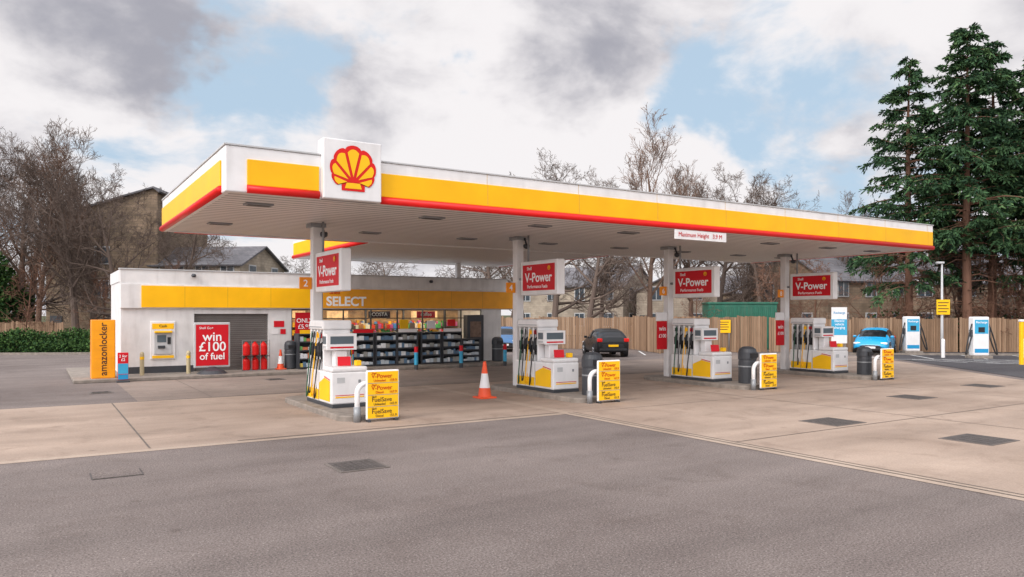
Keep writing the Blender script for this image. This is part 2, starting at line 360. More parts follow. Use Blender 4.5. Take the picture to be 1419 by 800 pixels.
for x in (3.9,7.9,11,14,17,20,23,25.6):
    for y in (16.0,19.9):
        box(can,'soffit_light',x-.28,x+.28,y-.16,y+.16,ZB-.005,ZB+.035,GREY,.01)
        box(can,'soffit_light_lens',x-.23,x+.23,y-.11,y+.11,ZB-.010,ZB+.0,DGREY)
LP0,LP1,LZ0,LZ1=4.70,5.90,4.50,5.68
box(can,'logo_panel',LP0,LP1,Y0-.16,Y0+.2,LZ0,LZ1,WHITE,.02)
def pecten(parent,cx,y,cz,S,face='-y'):
    hinge=-.36; c,rho=.34,.52
    def Rr(th): return c*math.cos(th)+math.sqrt(rho*rho-(c*math.sin(th))**2)
    out=[(-.26,hinge-.10),(-.26,hinge+.05)]
    for i in range(71):
        th=R(-92)+R(184)*i/70
        k=abs(math.sin((th+R(92))/R(184)*7*math.pi)); r=Rr(th)*(.93+.07*k**.5)
        out.append((math.sin(th)*r,hinge+.02+math.cos(th)*r))
    out+=[(.26,hinge+.05),(.26,hinge-.10)]
    P=[(0,hinge+.1)]+out
    def q(px,pz,d): return (cx+px*S,y-d,cz+pz*S) if face=='-y' else (cx-d,y-px*S,cz+pz*S)
    V=[q(px,pz,.01) for px,pz in P]
    mk(parent,'pecten_red',V,[(0,i+1,i) for i in range(1,len(V)-1)]+[(0,1,len(V)-1)],RED)
    VV=[];FF=[]
    for j in range(7):
        a0=-92+184*j/7+2.6; a1=-92+184*(j+1)/7-2.6
        pts=[]
        am=R((a0+a1)/2)
        pts.append((math.sin(am)*.14,hinge+.06+math.cos(am)*.14))
        for k in range(9):
            th=R(a0+(a1-a0)*k/8); bul=math.sin(math.pi*k/8)
            r=Rr(th)*(.83+.07*bul); pts.append((math.sin(th)*r,hinge+.02+math.cos(th)*r))
        n=len(VV)
        for px,pz in pts: VV.append(q(px,pz,.016))
        FF.append(tuple(range(n,n+len(pts))))
    n=len(VV)
    for px,pz in [(-.19,hinge-.05),(.19,hinge-.05),(.15,hinge+.07),(-.15,hinge+.07)]: VV.append(q(px,pz,.016))
    FF.append((n,n+1,n+2,n+3))
    mk(parent,'pecten_yellow',VV,FF,YELP)
pecten(can,5.30,Y0-.162,5.10,.92)
box(can,'height_notice',14.15,16.1,Y0-.06,Y0-.03,4.22,4.47,WHITE,.005)
text(can,'height_text','Maximum Height   3.9 M',.165,(15.1,Y0-.066,4.345),TEXTR,bold=.0)
COLX=(6.0,12.1,18.2,24.3); CY=18.75
for i,x in enumerate(COLX):
    box(can,'column',x-.12,x+.12,CY-.12,CY+.12,0,ZB+.03,WHITE,.02)
    box(can,'column_head',x-.2,x+.2,CY-.2,CY+.2,ZB-.07,ZB+.03,GREY,.01)
    tube(can,'camera_bracket',[(x+.1,CY-.2,ZB-.02),(x+.1,CY-.3,ZB-.22)],.03,DGREY,8)
    lathe(can,'dome_camera',[(.03,0),(.09,.04),(.10,.1),(.08,.14)],DGREY,loc=(x+.1,CY-.3,ZB-.34),seg=12)
    box(can,'number_flag',x-.44,x-.125,CY-.05,CY-.01,2.87,3.17,ORANGE,.01)
    text(can,'flag_number',str(2*i+2),.24,(x-.285,CY-.056,3.01),TEXTW,bold=.01)
    tube(can,'downpipe',[(x+.16,CY+.05,.1),(x+.16,CY+.05,ZB)],.03,LGREY,8)
for x in (10.2,16.2): box(can,'roof_post',x-.1,x+.1,30.05,30.25,3.5,ZB+.03,WHITE,.01)
for x in (18.2,24.3):
    box(can,'column_poster',x-.60,x-.16,CY-.1,CY-.05,1.05,2.0,REDP,.01)
    box(can,'column_poster_top',x-.64,x-.16,CY-.1,CY-.05,2.01,2.3,WHITE,.01)
    text(can,'poster_text','win',.22,(x-.38,CY-.106,1.75),TEXTW,bold=.01); text(can,'poster_text','£100',.17,(x-.38,CY-.106,1.5),TEXTW,bold=.01)

for x in COLX:
    e=E('hanging_sign',(x,17.5,3.27))
    box(e,'case',-.13,.13,-.92,.92,-.49,.49,WHITE,.03)
    for s,f in ((-1,'-x'),(1,'+x')):
        box(e,'face',s*.131-.004,s*.131+.004,-.80,.80,-.36,.38,REDP,.004)
        text(e,'sign_text','V-Power',.37,(s*.138,0,.0),TEXTW,face=f,bold=.018)
        text(e,'sign_subtext','Performance Fuels',.135,(s*.138,.05,-.25),TEXTW,face=f,bold=.004)
    pecten(e,-.137,-.55,.26,.15,'-x')
    text(e,'sign_brand','Shell',.13,(-.138,.45,.27),TEXTW,face='-x',bold=.01)
    tube(e,'bracket',[(0,.7,.49),(0,.7,1.25)],.03,GREY,8); tube(e,'bracket',[(0,.9,0),(0,1.15,0)],.04,GREY,8)

def stadium(x0,x1,y0,y1,r,n=6):
    P=[]
    for cx,cy,a0 in ((x1-r,y0+r,-90),(x1-r,y1-r,0),(x0+r,y1-r,90),(x0+r,y0+r,180)):
        for k in range(n+1):
            a=R(a0+90*k/n); P.append((cx+r*math.cos(a),cy+r*math.sin(a)))
    return P
for x in COLX:
    e=E('pump_island',(x,17.2,0)); P=stadium(-.68,.68,-2.25,2.25,.35); n=len(P)
    V=[(a,b,0) for a,b in P]+[(a,b,.10) for a,b in P]+[(a*.97,b*.99,.125) for a,b in P]
    F=[(i,(i+1)%n,n+(i+1)%n,n+i) for i in range(n)]+[(n+i,n+(i+1)%n,2*n+(i+1)%n,2*n+i) for i in range(n)]+[tuple(range(2*n,3*n))]
    mk(e,'kerb_slab',V,F,KERB)

HOSEC=[BLACK,YEL,BLACK,mat('green_hose',(.02,.10,.05),.5),BLACK]
def fuel_pump(x,y):
    e=E('fuel_pump',(x,y,.125))
    box(e,'plinth',-.42,.42,-.92,.95,0,.08,DGREY,.01)
    box(e,'cabinet',-.43,.43,-.9,.93,.08,.80,WHITE,.03)
    box(e,'console',-.43,.43,-.9,-.28,.802,.92,WHITE,.04)
    for s in (-1,1):
        V=[(s*.436,-.80,.14),(s*.436,-.05,.14),(s*.436,-.05,.52),(s*.436,-.42,.66),(s*.436,-.80,.60)]
        mk(e,'side_panel_yellow',V,[(0,1,2,3,4) if s>0 else (4,3,2,1,0)],YELP)
        mk(e,'side_panel_stripe',[(s*.440,-.80,.615),(s*.440,-.42,.675),(s*.440,-.42,.70),(s*.440,-.80,.64)],[(0,1,2,3)],REDP)
        mk(e,'side_panel_lower',[(s*.436,.0,.12),(s*.436,.88,.12),(s*.436,.88,.36),(s*.436,.0,.36)],[(0,1,2,3)],YELP)
        boxes(e,'panel_gaps',[(min(s*.432,s*.4385),max(s*.432,s*.4385),yy-.004,yy+.004,.09,.78) for yy in (-.03,.46)],[GREY])
    box(e,'end_stripe',-.34,.34,-.906,-.898,.22,.25,YELP); box(e,'end_stripe_red',-.34,.34,-.906,-.898,.27,.285,REDP)
    box(e,'end_keyhole',.2,.26,-.906,-.898,.55,.62,GREY); box(e,'end_label',-.3,-.12,-.906,-.898,.56,.68,LGREY)
    box(e,'tower_core',-.24,.24,.0,.90,.80,1.72,LGREY,.02)
    for yy in (.0,.225,.45,.675,.90):
        box(e,'tower_rib',-.33,.33,yy-.035,yy+.035,.80,1.74,WHITE,.02)
    box(e,'tower_head',-.36,.36,-.06,.98,1.741,1.97,WHITE,.05,seg=3)
    box(e,'tower_head_line',-.365,.365,-.0,.92,1.80,1.82,GREY)
    for s in (-1,1):
        for k in range(4):
            yc=.112+.225*k
            box(e,'nozzle_boot',min(s*.24,s*.30),max(s*.24,s*.30),yc-.07,yc+.07,.98,1.25,BLACK,.015)
            V=[];F=[]
            tubegeo(V,F,[(s*.31,yc,1.05),(s*.36,yc,1.22),(s*.34,yc,1.40),(s*.27,yc,1.47)],[.03,.042,.035,.016],8,True)
            boxgeo(V,F,min(s*.36,s*.41),max(s*.36,s*.41),yc-.022,yc+.022,1.12,1.36)
            mk(e,'nozzle',V,F,BLACK)
            box(e,'nozzle_label',s*.336-.004,s*.336+.004,yc-.06,yc+.06,1.55,1.66,[REDP,YELP,GREY,DGREY][k])
            pts=[]
            z0,zl,z1=1.70,.12+.05*((k*7)%3),1.05
            for q in range(17):
                u=q/16; 
                yo=yc-.04+.09*u+.05*math.sin(k+u*3)
                xo=s*(.35+.15*math.sin(math.pi*u)-.02*u)
                if u<.6: z=z0+(zl-z0)*math.sin(u/.6*math.pi/2)
                else: z=zl+(z1-zl)*(1-math.cos((u-.6)/.4*math.pi/2))
                pts.append((xo,yo,z))
            tube(e,'hose',pts,.015,HOSEC[(k+ (s>0))%5],8)
    for s in (-1,1):
        box(e,'display_case',min(s*.14,s*.36),max(s*.14,s*.36),-.36,-.045,1.28,1.66,WHITE,.03)
        box(e,'display_screen',s*.362-.004,s*.362+.004,-.32,-.08,1.42,1.60,SCREEN,.003)
        box(e,'display_strip',s*.362-.004,s*.362+.004,-.32,-.08,1.32,1.38,LGREY,.002)
    box(e,'display_end',-.36,.36,-.38,-.361,1.28,1.66,WHITE,.008); box(e,'display_end_screen',-.28,.28,-.386,-.380,1.42,1.60,SCREEN); box(e,'display_end_strip',-.28,.28,-.386,-.380,1.32,1.36,REDP)
    box(e,'display_neck',-.15,.15,-.32,-.10,.80,1.28,WHITE,.02)
    box(e,'advert_card',-.18,.12,-.62,-.60,.925,1.14,REDP,.003,rot=(R(-12),0,R(-12))) 
    box(e,'advert_card_strip',-.16,.10,-.628,-.612,.95,1.00,YELP,rot=(R(-12),0,R(-12)))
    box(e,'bucket',.2,.34,-.75,-.60,.925,1.05,YELP,.02)
for x in COLX: fuel_pump(x+.02,17.28)

def hoop(x,y):
    e=E('guard_hoop',(x,y,0)); pts=[]
    w=.43;h=.80;r=.20
    pts.append((-w,0,0)); pts.append((-w,0,h-r))
    for k in range(1,7):
        a=R(180-15*k); pts.append((-w+r+r*math.cos(a),0,h-r+r*math.sin(a)))
    for k in range(0,7):
        a=R(90-15*k); pts.append((w-r+r*math.cos(a),0,h-r+r*math.sin(a)))
    pts.append((w,0,0))
    tube(e,'hoop_tube',pts,.055,WHITE,14)
    for s in (-1,1): tube(e,'sleeve',[(s*w,0,0),(s*w,0,.32)],.075,GREY,14)
rows=[('V-Power','Unleaded',TEXTR),('V-Power','Diesel',TEXTR),('FuelSave','Unleaded',TEXTD),('FuelSave','Diesel',TEXTD)]
for i,x in enumerate(COLX):
    hoop(x+.04,14.84)
    e=E('price_sign',(x+.12,14.72,0)); w=.37
    box(e,'board',-w,w,-.03,.03,.05,1.08,WHITE,.03)
    for k,(a,b,m) in enumerate(rows):
        z=1.05-k*.245
        box(e,'price_panel',-w+.03,w-.03,-.036,-.030,z-.235,z-.005,YELP)
        text(e,'fuel_brand','Shell',.055,(-.20,-.040,z-.035),m); text(e,'fuel_name',a,.13,(-.03,-.040,z-.10),m,bold=.0)
        text(e,'fuel_type',b,.07,(-.08,-.040,z-.19),m); text(e,'fuel_price',['159.9','167.9','143.9','151.9'][k],.075,(.22,-.040,z-.19),m)
        box(e,'panel_gap',-w+.03,w-.03,-.039,-.034,z-.243,z-.237,GREY)
    for s in (-1,1): box(e,'foot',s*.3-.03,s*.3+.03,-.06,.10,0,.05,DGREY,.01)

def litter_bin(x,y,r=.27,h=1.25,m=DGREY,z=0):
    e=E('litter_bin',(x,y,z))
    lathe(e,'body',[(r*.85,0),(r,.04),(r,h*.64),(r*.96,h*.66),(r*.96,h*.68)],m)
    lathe(e,'hood',[(r*1.03,h*.68),(r*1.05,h*.72),(r*1.03,h*.86),(r*.9,h*.94),(r*.55,h*.99),(.05,h)],m)
    box(e,'opening',-r*.6,r*.6,-r*1.06,-r*.9,h*.73,h*.84,BLACK)
    lathe(e,'band',[(r*1.01,h*.5),(r*1.015,h*.5),(r*1.015,h*.53),(r*1.01,h*.53)],GREY)
litter_bin(12.35,15.55); litter_bin(18.45,15.6,); litter_bin(24.5,15.6,.24,1.1)
def cone(x,y,h=1.0,z=0):
    e=E('traffic_cone',(x,y,z)); s=h
    box(e,'base',-.24*s,.24*s,-.24*s,.24*s,0,.05*s,CONEO,.02)
    lathe(e,'body',[(.18*s,.05*s),(.145*s,.28*s),(.115*s,.46*s),(.085*s,.66*s),(.04*s,.97*s),(.02*s,.98*s)],None,fm=[0,1,1,0,0,0],mats=[CONEO,WHITE])
cone(10.1,17.3); 

# ---------------------------------------------------------------- shop
sh=E('shop_building',(0,0,0)); SY=29.8; SB=34.0
box(sh,'footpath',1.0,19.6,27.8,SB+.5,.0,.11,KERB,.02)
box(sh,'wall_left',2.53,2.73,SY+.003,SB,.0,3.6,WALLW)
box(sh,'front_wall',2.55,4.94,SY,SY+.25,.0,2.44,WALLW)
box(sh,'front_wall_plinth',2.545,4.93,SY-.012,SY,.11,.35,DGREY)
box(sh,'front_pier',7.64,8.54,SY,SY+.25,.0,2.44,WALLW)
box(sh,'lintel',4.945,7.635,SY,SY+.25,2.25,2.44,WALLW)
sv=[];
for i in range(28): sv.append((4.945,7.635,SY+.10+(.012 if i%2 else 0),SY+.14,.11+i*.0765,.11+(i+1)*.0765-.006))
boxes(sh,'roller_shutter',sv,[SHUT])
box(sh,'fascia_box',2.50,19.15,SY-.12,SY+.28,2.442,3.32,WALLW,.02)
box(sh,'fascia_yellow',3.16,9.3,SY-.15,SY-.12,2.48,3.26,YEL,.005)
box(sh,'fascia_yellow_shaded',9.302,19.05,SY-.15,SY-.12,2.48,3.26,mat('shaded_yellow_fascia',(.85,.36,.008),.4,var=.1),.005)  # rest of the yellow fascia, with the shade on it put into the colour
box(sh,'parapet',2.50,18.6,SY-.06,SY+.2,3.321,3.83,WALLW,.01)
box(sh,'parapet_cap',2.46,18.64,SY-.10,SY+.24,3.831,3.87,LGREY)
box(sh,'parapet_left',2.50,2.7,SY+.25,SB,3.4,3.83,WALLW)
box(sh,'roof',2.7,18.4,SY+.2,SB,3.35,3.5,LGREY)
box(sh,'ceiling',2.7,18.3,SY+.26,SB-.2,2.5,2.55,mat('ceiling_white',(.6,.52,.42),.8))
box(sh,'wall_back',2.73,18.2,SB-.15,SB,.0,3.4,WALLW)
box(sh,'wall_right',18.0,18.2,SY+.3,SB-.16,.0,3.4,WALLW)
box(sh,'pillar_right',17.25,18.25,SY-.05,SY+.25,.0,2.44,WALLW)
box(sh,'partition',8.5,8.6,SY+.26,SB-.16,.11,2.5,INT)
box(sh,'interior_back',8.61,17.99,SB-.5,SB-.45,.11,2.5,INT)
box(sh,'floor',8.61,17.99,SY+.26,SB-.5,.111,.125,LGREY)
text(sh,'fascia_text','SELECT',.52,(10.75,SY-.156,2.74),TEXTW,bold=.03)
text(sh,'fascia_brand','Shell',.24,(10.25,SY-.156,3.12),TEXTR,bold=.01)
for x in (4.9,10.0,14.6): 
    lathe(sh,'wall_camera',[(.06,0),(.09,.05),(.06,.12)],DGREY,loc=(x,SY-.16,3.6),seg=12)
boxes(sh,'fascia_joints',[(x-.004,x+.004,SY-.153,SY-.149,2.48,3.26) for x in (4.6,6.1,7.7,12.4,14,15.6,17.2)],[mat('fascia_joint_dark',(.35,.2,.02),.7)])  # darker strips at the fascia panel joints
fr=[]
gx=[8.56,9.6,10.7,11.9,13.1,14.3,15.4,16.2,17.24]
for x in gx: fr.append((x-.025,x+.025,SY+.05,SY+.12,.11,2.44))
fr.append((8.56,17.24,SY+.051,SY+.119,.11,.30)); fr.append((8.56,17.24,SY+.049,SY+.121,2.04,2.08)); fr.append((8.56,17.24,SY+.051,SY+.119,2.40,2.44))
boxes(sh,'window_frames',fr,[DGREY])
mk(sh,'window_glass',[(8.58,SY+.085,.3),(17.22,SY+.085,.3),(17.22,SY+.085,2.4),(8.58,SY+.085,2.4)],[(0,1,2,3)],GLASS)
box(sh,'coffee_unit',16.3,17.15,SY-.35,SY+.03,.115,2.2,DGREY,.02)
box(sh,'coffee_unit_screen',16.45,17.0,SY-.362,SY-.35,1.2,1.9,mat('coffee_screen',(.20,.12,.08),.3,var=.4,scale=6))
for x in (9.4,10.9,12.4,13.9,15.4,16.9):
    for y in (30.7,32.2): box(sh,'ceiling_light',x-.4,x+.4,y-.12,y+.12,2.46,2.495,YLINE)
for (x0,x1) in ((9.0,10.2),(11.2,12.2),(13.2,14.1),(15.4,16.8)): box(sh,'menu_lightbox',x0,x1,SB-.58,SB-.51,2.0,2.38,MENU,.01)
PM=[mat('goods_%d'%i,c,.5) for i,c in enumerate([(.7,.05,.03),(.85,.45,.02),(.8,.75,.6),(.06,.25,.6),(.08,.4,.12),(.45,.2,.08),(.10,.08,.07),(.6,.12,.35)])]
g=[]
rnd=random.Random(3)
def fillshelf(g,x0,x1,y,z,hmax,w=.1,dp=.15,mi=8):
    x=x0
    while x<x1-.03:
        ww=rnd.uniform(.6,1.4)*w; hh=rnd.uniform(.5,1)*hmax
        g.append((x,min(x1,x+ww*.92),y-dp,y,z,z+hh,rnd.randrange(mi))); x+=ww
for z in (.5,.9,1.3,1.65): fillshelf(g,8.8,17.8,33.35,z,.3,.13)
for y in (31.2,32.2):
    for z in (.3,.65,1.0,1.3,1.6): fillshelf(g,9.4 if y>32 else 11.0,15.8,y,z,.26,.12)
boxes(sh,'goods',g,PM)
boxes(sh,'interior_shelves',[(8.8,17.8,33.1,33.5,z-.03,z,0) for z in (.5,.9,1.3,1.65)]+[(9.4,15.8,y-.2,y+.1,z-.03,z-.002,0) for y in (31.2,32.2) for z in (.3,.65,1.0,1.3,1.6)]+[(x-.04,x+.04,33.0,33.08,.11,2.45,0) for x in (10.7,12.9,14.8,17.0)],[DGREY])
for (x,w,s,m) in ((12.4,1.0,'COSTA',TEXTD),(14.6,.9,'coffee',REDP)):
    box(sh,'hanging_panel',x-w/2,x+w/2,30.15,30.18,2.08,2.36,m,.01); text(sh,'panel_text',s,.22,(x,30.14,2.22),TEXTW,bold=.01)
for (x0,x1,z0,z1,m) in ((8.7,9.45,1.25,2.3,REDP),(9.75,10.2,1.5,1.98,YELP),(13.2,13.6,1.6,2.0,YELP),(14.5,14.9,1.6,1.95,WHITE),(15.5,15.9,1.7,2.0,RED)):
    box(sh,'window_poster',x0,x1,SY+.03,SY+.045,z0,z1,m)
text(sh,'poster_text','ONLY\n£5.95',.24,(9.07,SY+.025,1.85),TEXTW,bold=.01)
atm=E('cash_machine',(3.88,SY,0))
box(atm,'surround',-.42,.42,-.05,-.002,.60,1.98,WHITE,.02); box(atm,'header',-.36,.36,-.065,-.051,1.70,1.90,YELP,.005); box(atm,'header_base',-.36,.36,-.065,-.051,.64,.74,YELP,.005)
box(atm,'fascia',-.30,.30,-.09,-.051,.78,1.66,LGREY,.02); box(atm,'screen',-.20,.10,-.10,-.091,1.22,1.48,SCREEN,.005)
box(atm,'keypad',-.18,.06,-.14,-.091,1.0,1.10,DGREY,.01); box(atm,'card_slot',.14,.25,-.11,-.091,1.15,1.4,BLACK); box(atm,'hood',-.30,.30,-.2,-.091,1.56,1.63,YELP,.02)
text(atm,'header_text','Cash',.13,(0,-.07,1.8),TEXTD,bold=.01)
for x in (3.1,4.6):
    e=E('bollard',(x,28.9,.11)); lathe(e,'post',[(.07,0),(.07,.75),(.05,.80),(.01,.82)],mat('bollard_cream',(.5,.42,.25),.5)); lathe(e,'band',[(.072,.55),(.073,.55),(.073,.65),(.072,.65)],YELP)
e=E('wall_poster',(8.05,SY,1.85)); box(e,'plate',-.2,.2,-.015,-.003,-.12,.12,REDP); box(e,'lower_plate',-.28,-.02,-.015,-.003,-.4,-.2,WHITE); box(e,'lower_plate_b',.05,.26,-.015,-.003,-.4,-.2,REDP)
lx,ly=at(25.1,-13.72)
e=E('parcel_locker',(lx,ly,.0)); 
box(e,'plinth',-.8,.9,-.55,.6,0,.10,KERB,.02)
box(e,'cabinet',-.32,.38,-.32,.32,.10,2.05,ORANGE,.02)
lk=[(-.3,.36,-.326,-.318,.14+i*.315,.14+i*.315+.305) for i in range(6)]
boxes(e,'doors',lk,[mat('locker_yellow',(.95,.37,.01),.45,spec=.3)])
text(e,'locker_text','amazonlocker',.31,(.03,-.332,1.08),TEXTD,spin=R(90),bold=.006)
fx,fy=at(24.6,-12.75)
e=E('pavement_sign',(fx,fy,0)); box(e,'panel',-.16,.16,-.02,.02,.08,.98,REDP,.02); box(e,'panel_mid',-.15,.15,-.026,-.02,.28,.62,LBLUE); box(e,'panel_low',-.15,.15,-.026,-.02,.1,.26,BLUE); box(e,'foot',-.2,.2,-.14,.14,0,.06,DGREY,.02)
text(e,'sign_text','2 for\n£2',.12,(0,-.03,.8),TEXTW,bold=.01)
px_,py_=at(26.9,-10.75)
e=E('promotional_board',(px_,py_,0),R(0))
box(e,'frame',-.62,.62,-.04,.04,.32,1.94,LGREY,.12,seg=5); box(e,'panel',-.55,.55,-.05,-.041,.40,1.86,REDP,.0)
lathe(e,'base',[(.55,0),(.55,.08),(.4,.22),(.2,.30),(.1,.36)],DGREY)
for i,(s,z,sz) in enumerate((('win',1.42,.46),('£100',1.06,.46),('of fuel',.72,.34))): text(e,'board_text',s,sz,(0,-.056,z),TEXTW,bold=.012)
text(e,'board_small','Shell Go+',.12,(-.2,-.056,1.74),TEXTW)
e=E('gas_cylinder_rack',(7.0,29.25,.11))
for x in (-.32,0,.32):
    for z in (0,.56): lathe(e,'gas_cylinder',[(.10,z),(.14,z+.04),(.14,z+.36),(.09,z+.45),(.05,z+.47),(.05,z+.52)],RED,loc=(x,0,0),seg=16)
boxes(e,'cage',[(x-.01,x+.01,-.2,-.18,0,1.15) for x in (-.5,-.16,.16,.5)]+[(-.5,.5,-.2,-.18,z,z+.02) for z in (0,.53,1.13)]+[(-.5,.5,-.2,.2,.53,.55)],[STEEL])
cone(7.95,29.2,.78,.11)
litter_bin(8.35,29.3,.22,1.1,z=.11)
BAGS=[mat('bag_%d'%i,c,.45) for i,c in enumerate([(.50,.56,.60),(.75,.77,.79),(.10,.18,.28),(.30,.30,.28),(.6,.18,.08),(.65,.5,.1),(.15,.4,.1)])]
def rack(x,y,w=.95,h=1.32,mi=4,lev=4,head=None):
    e=E('merchandise_rack',(x,y,.11))
    st=[(-w/2,-w/2+.05,-.3,.3,0,h),(w/2-.05,w/2,-.3,.3,0,h),(-w/2+.05,w/2-.05,.27,.29,0,h),(-w/2,w/2,-.3,.3,h,h+.05)]
    for i in range(lev): st.append((-w/2+.05,w/2-.05,-.3,.27,i*h/lev+.02,i*h/lev+.05)); st.append((-w/2+.05,w/2-.05,-.31,-.301,i*h/lev+.04,i*h/lev+.08))
    boxes(e,'frame',st,[DGREY])
    g=[]
    for i in range(lev):
        fillshelf(g,-w/2+.06,w/2-.06,-.06,i*h/lev+.051,h/lev*.74,.16,.22,mi)
    boxes(e,'stock',g,BAGS)
    if head: box(e,'header_card',-w/2+.05,w/2-.05,-.31,-.302,h+.051,h+.19,head)
for x,hd in ((9.0,YELP),(11.15,REDP),(12.15,None),(13.1,WHITE),(14.2,None),(15.2,WHITE)): rack(x,29.1,head=hd,mi=7 if x<10 else 4)
rack(16.2,29.2,.9,1.0)
for x in (10.2,12.9,14.95,17.1):
    e=E('bollard',(x,27.55,0)); lathe(e,'post',[(.075,0),(.075,.95),(.05,1.0)],DGREY,seg=16); lathe(e,'wrap_red',[(.078,.7),(.079,.7),(.079,.93),(.078,.93)],REDP,seg=16); lathe(e,'wrap_blue',[(.078,.2),(.079,.2),(.079,.7),(.078,.7)],LBLUE,seg=16)
litter_bin(17.6,29.0,.25,1.1,z=.11)

# ---------------------------------------------------------------- cars
HL=mat('headlight',(.75,.8,.85),.1)
def car(loc,heading,paint,L=4.1,hgt=1.48,W=1.76):
    e=E('parked_car',(*loc,0),heading); k=L/4.1; hw=W/2
    S=[(-2.05,.40,.66,.70,.80,.78,.72),(-2.00,.30,.80,.86,.90,.88,.78),(-1.93,.26,.92,1.00,.97,.93,.80),(-1.72,.24,.95,1.34,1.0,.94,.72),(-1.40,.22,.95,1.44,1.0,.95,.70),
       (-.7,.20,.94,1.48,1.0,.96,.72),(0,.20,.93,1.47,1.0,.96,.72),(.45,.20,.92,1.38,1.0,.96,.70),(.85,.20,.92,1.17,1.0,.95,.74),(1.18,.20,.90,.98,1.0,.93,.80),(1.6,.22,.82,.90,.98,.90,.72),
       (1.88,.26,.70,.78,.93,.85,.66),(2.0,.30,.60,.66,.84,.76,.6),(2.06,.38,.52,.56,.7,.66,.5)]
    V=[];F=[];M=[]
    for (y,zb,zt,top,ws,wb,wt) in S:
        y*=k; top=top*hgt/1.48
        half=[(0,zb),(hw*ws*.86,zb),(hw*ws*.98,zb+.10),(hw*ws*1.0,(zb+zt)/2+.03),(hw*wb,zt),(hw*wt,top-.035 if top-zt>.1 else top-.02),(hw*wt*.5,top-.004),(0,top)]
        ring=half+[(-a,b) for a,b in half[-2:0:-1]]
        for a,b in ring: V.append((a,y,b))
    n=14
    for i in range(len(S)-1):
        for s in range(n):
            s2=(s+1)%n; F.append((i*n+s,i*n+s2,(i+1)*n+s2,(i+1)*n+s))
            ss=s if s<7 else 13-s
            m=0
            if ss==4 and 2<=i<=7: m=1
            if ss in (5,6) and (i in (7,8) or i==2): m=1
            if ss==0 or ss==1: m=2
            M.append(m)
    F.append(tuple(reversed(range(n)))); M.append(2); F.append(tuple((len(S)-1)*n+s for s in range(n))); M.append(2)
    o=mk(e,'body',V,F,[paint,CARGLASS,BLACK],M,smooth=True)
    md=o.modifiers.new('sub','SUBSURF'); md.levels=2; md.render_levels=2
    for sx in (-1,1):
        for y in (-1.28*k,1.28*k):
            V=[];F=[];tubegeo(V,F,[(sx*(hw-.25),y,.33),(sx*(hw+.006),y,.33)],.385,24,True); mk(e,'wheel_arch',V,F,BLACK)
            V=[];F=[];tubegeo(V,F,[(sx*(hw-.22),y,.32),(sx*(hw-.02),y,.32),(sx*(hw+.012),y,.32)],[.32,.32,.29],24,True); mk(e,'tyre',V,F,RUBBER)
            V=[];F=[];tubegeo(V,F,[(sx*(hw-.01),y,.32),(sx*(hw+.018),y,.32)],[.205,.19],20,True); mk(e,'rim',V,F,DGREY)
            for q in range(5):
                a=q*2*math.pi/5
                tube(e,'spoke',[(sx*(hw+.016),y,.32),(sx*(hw+.018),y+.19*math.cos(a),.32+.19*math.sin(a))],.022,STEEL,6)
        box(e,'mirror',sx*(hw+.02)-.09,sx*(hw+.02)+.09,.62*k,.74*k,.93,1.05,paint,.03)
        box(e,'tail_light',sx*hw*.80-.13,sx*hw*.80+.13,-2.045*k,-1.88*k,.80,.98,RED,.03)
        box(e,'head_light',sx*hw*.72-.17,sx*hw*.72+.17,1.74*k,1.975*k,.60,.71,HL,.03)
        box(e,'b_pillar',sx*hw*.86-.02,sx*hw*.86+.02,-.28*k,-.2*k,.94,1.38,BLACK,rot=(0,R(-sx*24),0))
        box(e,'door_handle',sx*(hw*.985)-.012,sx*(hw*.985)+.012,-.45*k,-.28*k,.80,.83,DGREY)
    box(e,'rear_plate',-.26,.26,-2.085*k,-2.04*k,.55,.66,YELP,.005); box(e,'front_plate',-.26,.26,2.04*k,2.08*k,.38,.49,WHITE,.005)
    box(e,'rear_bumper',-.72*hw/.88,.72*hw/.88,-2.075*k,-1.95*k,.32,.46,BLACK,.03); box(e,'front_grille',-.5,.5,1.98*k,2.065*k,.28,.40,BLACK,.02)
    box(e,'roof_antenna',-.01,.01,-1.4*k,-1.36*k,1.44,1.56,BLACK)
BLK=mat('black_car_paint',(.010,.010,.011),.3,var=.05,spec=.35); BLU=mat('blue_car_paint',(.01,.33,.62),.25,var=.05); BLU2=mat('steel_blue_car_paint',(.05,.14,.30),.2,var=.05)
FH=-math.atan2(FW[0],FW[1])
car(at(40.6,5.0),FH+R(6),BLK)
car(at(42.2,20.4),FH+R(180-32),BLU,L=4.25,W=1.84)
car(at(46,-.45),FH+R(180),BLU2)

# ---------------------------------------------------------------- right side furniture
def charger(lat,dep,h=2.1):
    e=E('ev_charger',(*at(dep,lat),0),FH)
    box(e,'base',-.5,.5,-.35,.35,0,.15,KERB,.02); box(e,'cabinet',-.40,.40,-.22,.22,.15,h,WHITE,.06,seg=3)
    box(e,'front_blue',-.34,.34,-.226,-.22,1.25,h-.15,LBLUE); box(e,'screen',-.16,.16,-.232,-.226,1.32,1.58,BLACK); box(e,'low_blue',-.34,.34,-.226,-.22,.3,.5,BLUE)
    text(e,'charger_text','Recharge',.15,(0,-.235,h-.28),TEXTW,bold=.01)
    for s in (-1,1):
        box(e,'holster',s*.44-.06,s*.44+.06,-.16,.0,1.1,1.45,DGREY,.02)
        pts=[(s*(.42+.36*math.sin(math.pi*u)),-.12-.1*math.sin(math.pi*u),1.75-1.55*math.sin(math.pi*u)*(.6+.4*u) -.5*u) for u in [i/16 for i in range(17)]]
        tube(e,'cable',[(a,b,max(.12,c)) for a,b,c in pts],.035,BLACK,8)
charger(22.5,42.3); charger(23.45,37.7); charger(28.9,38.5)
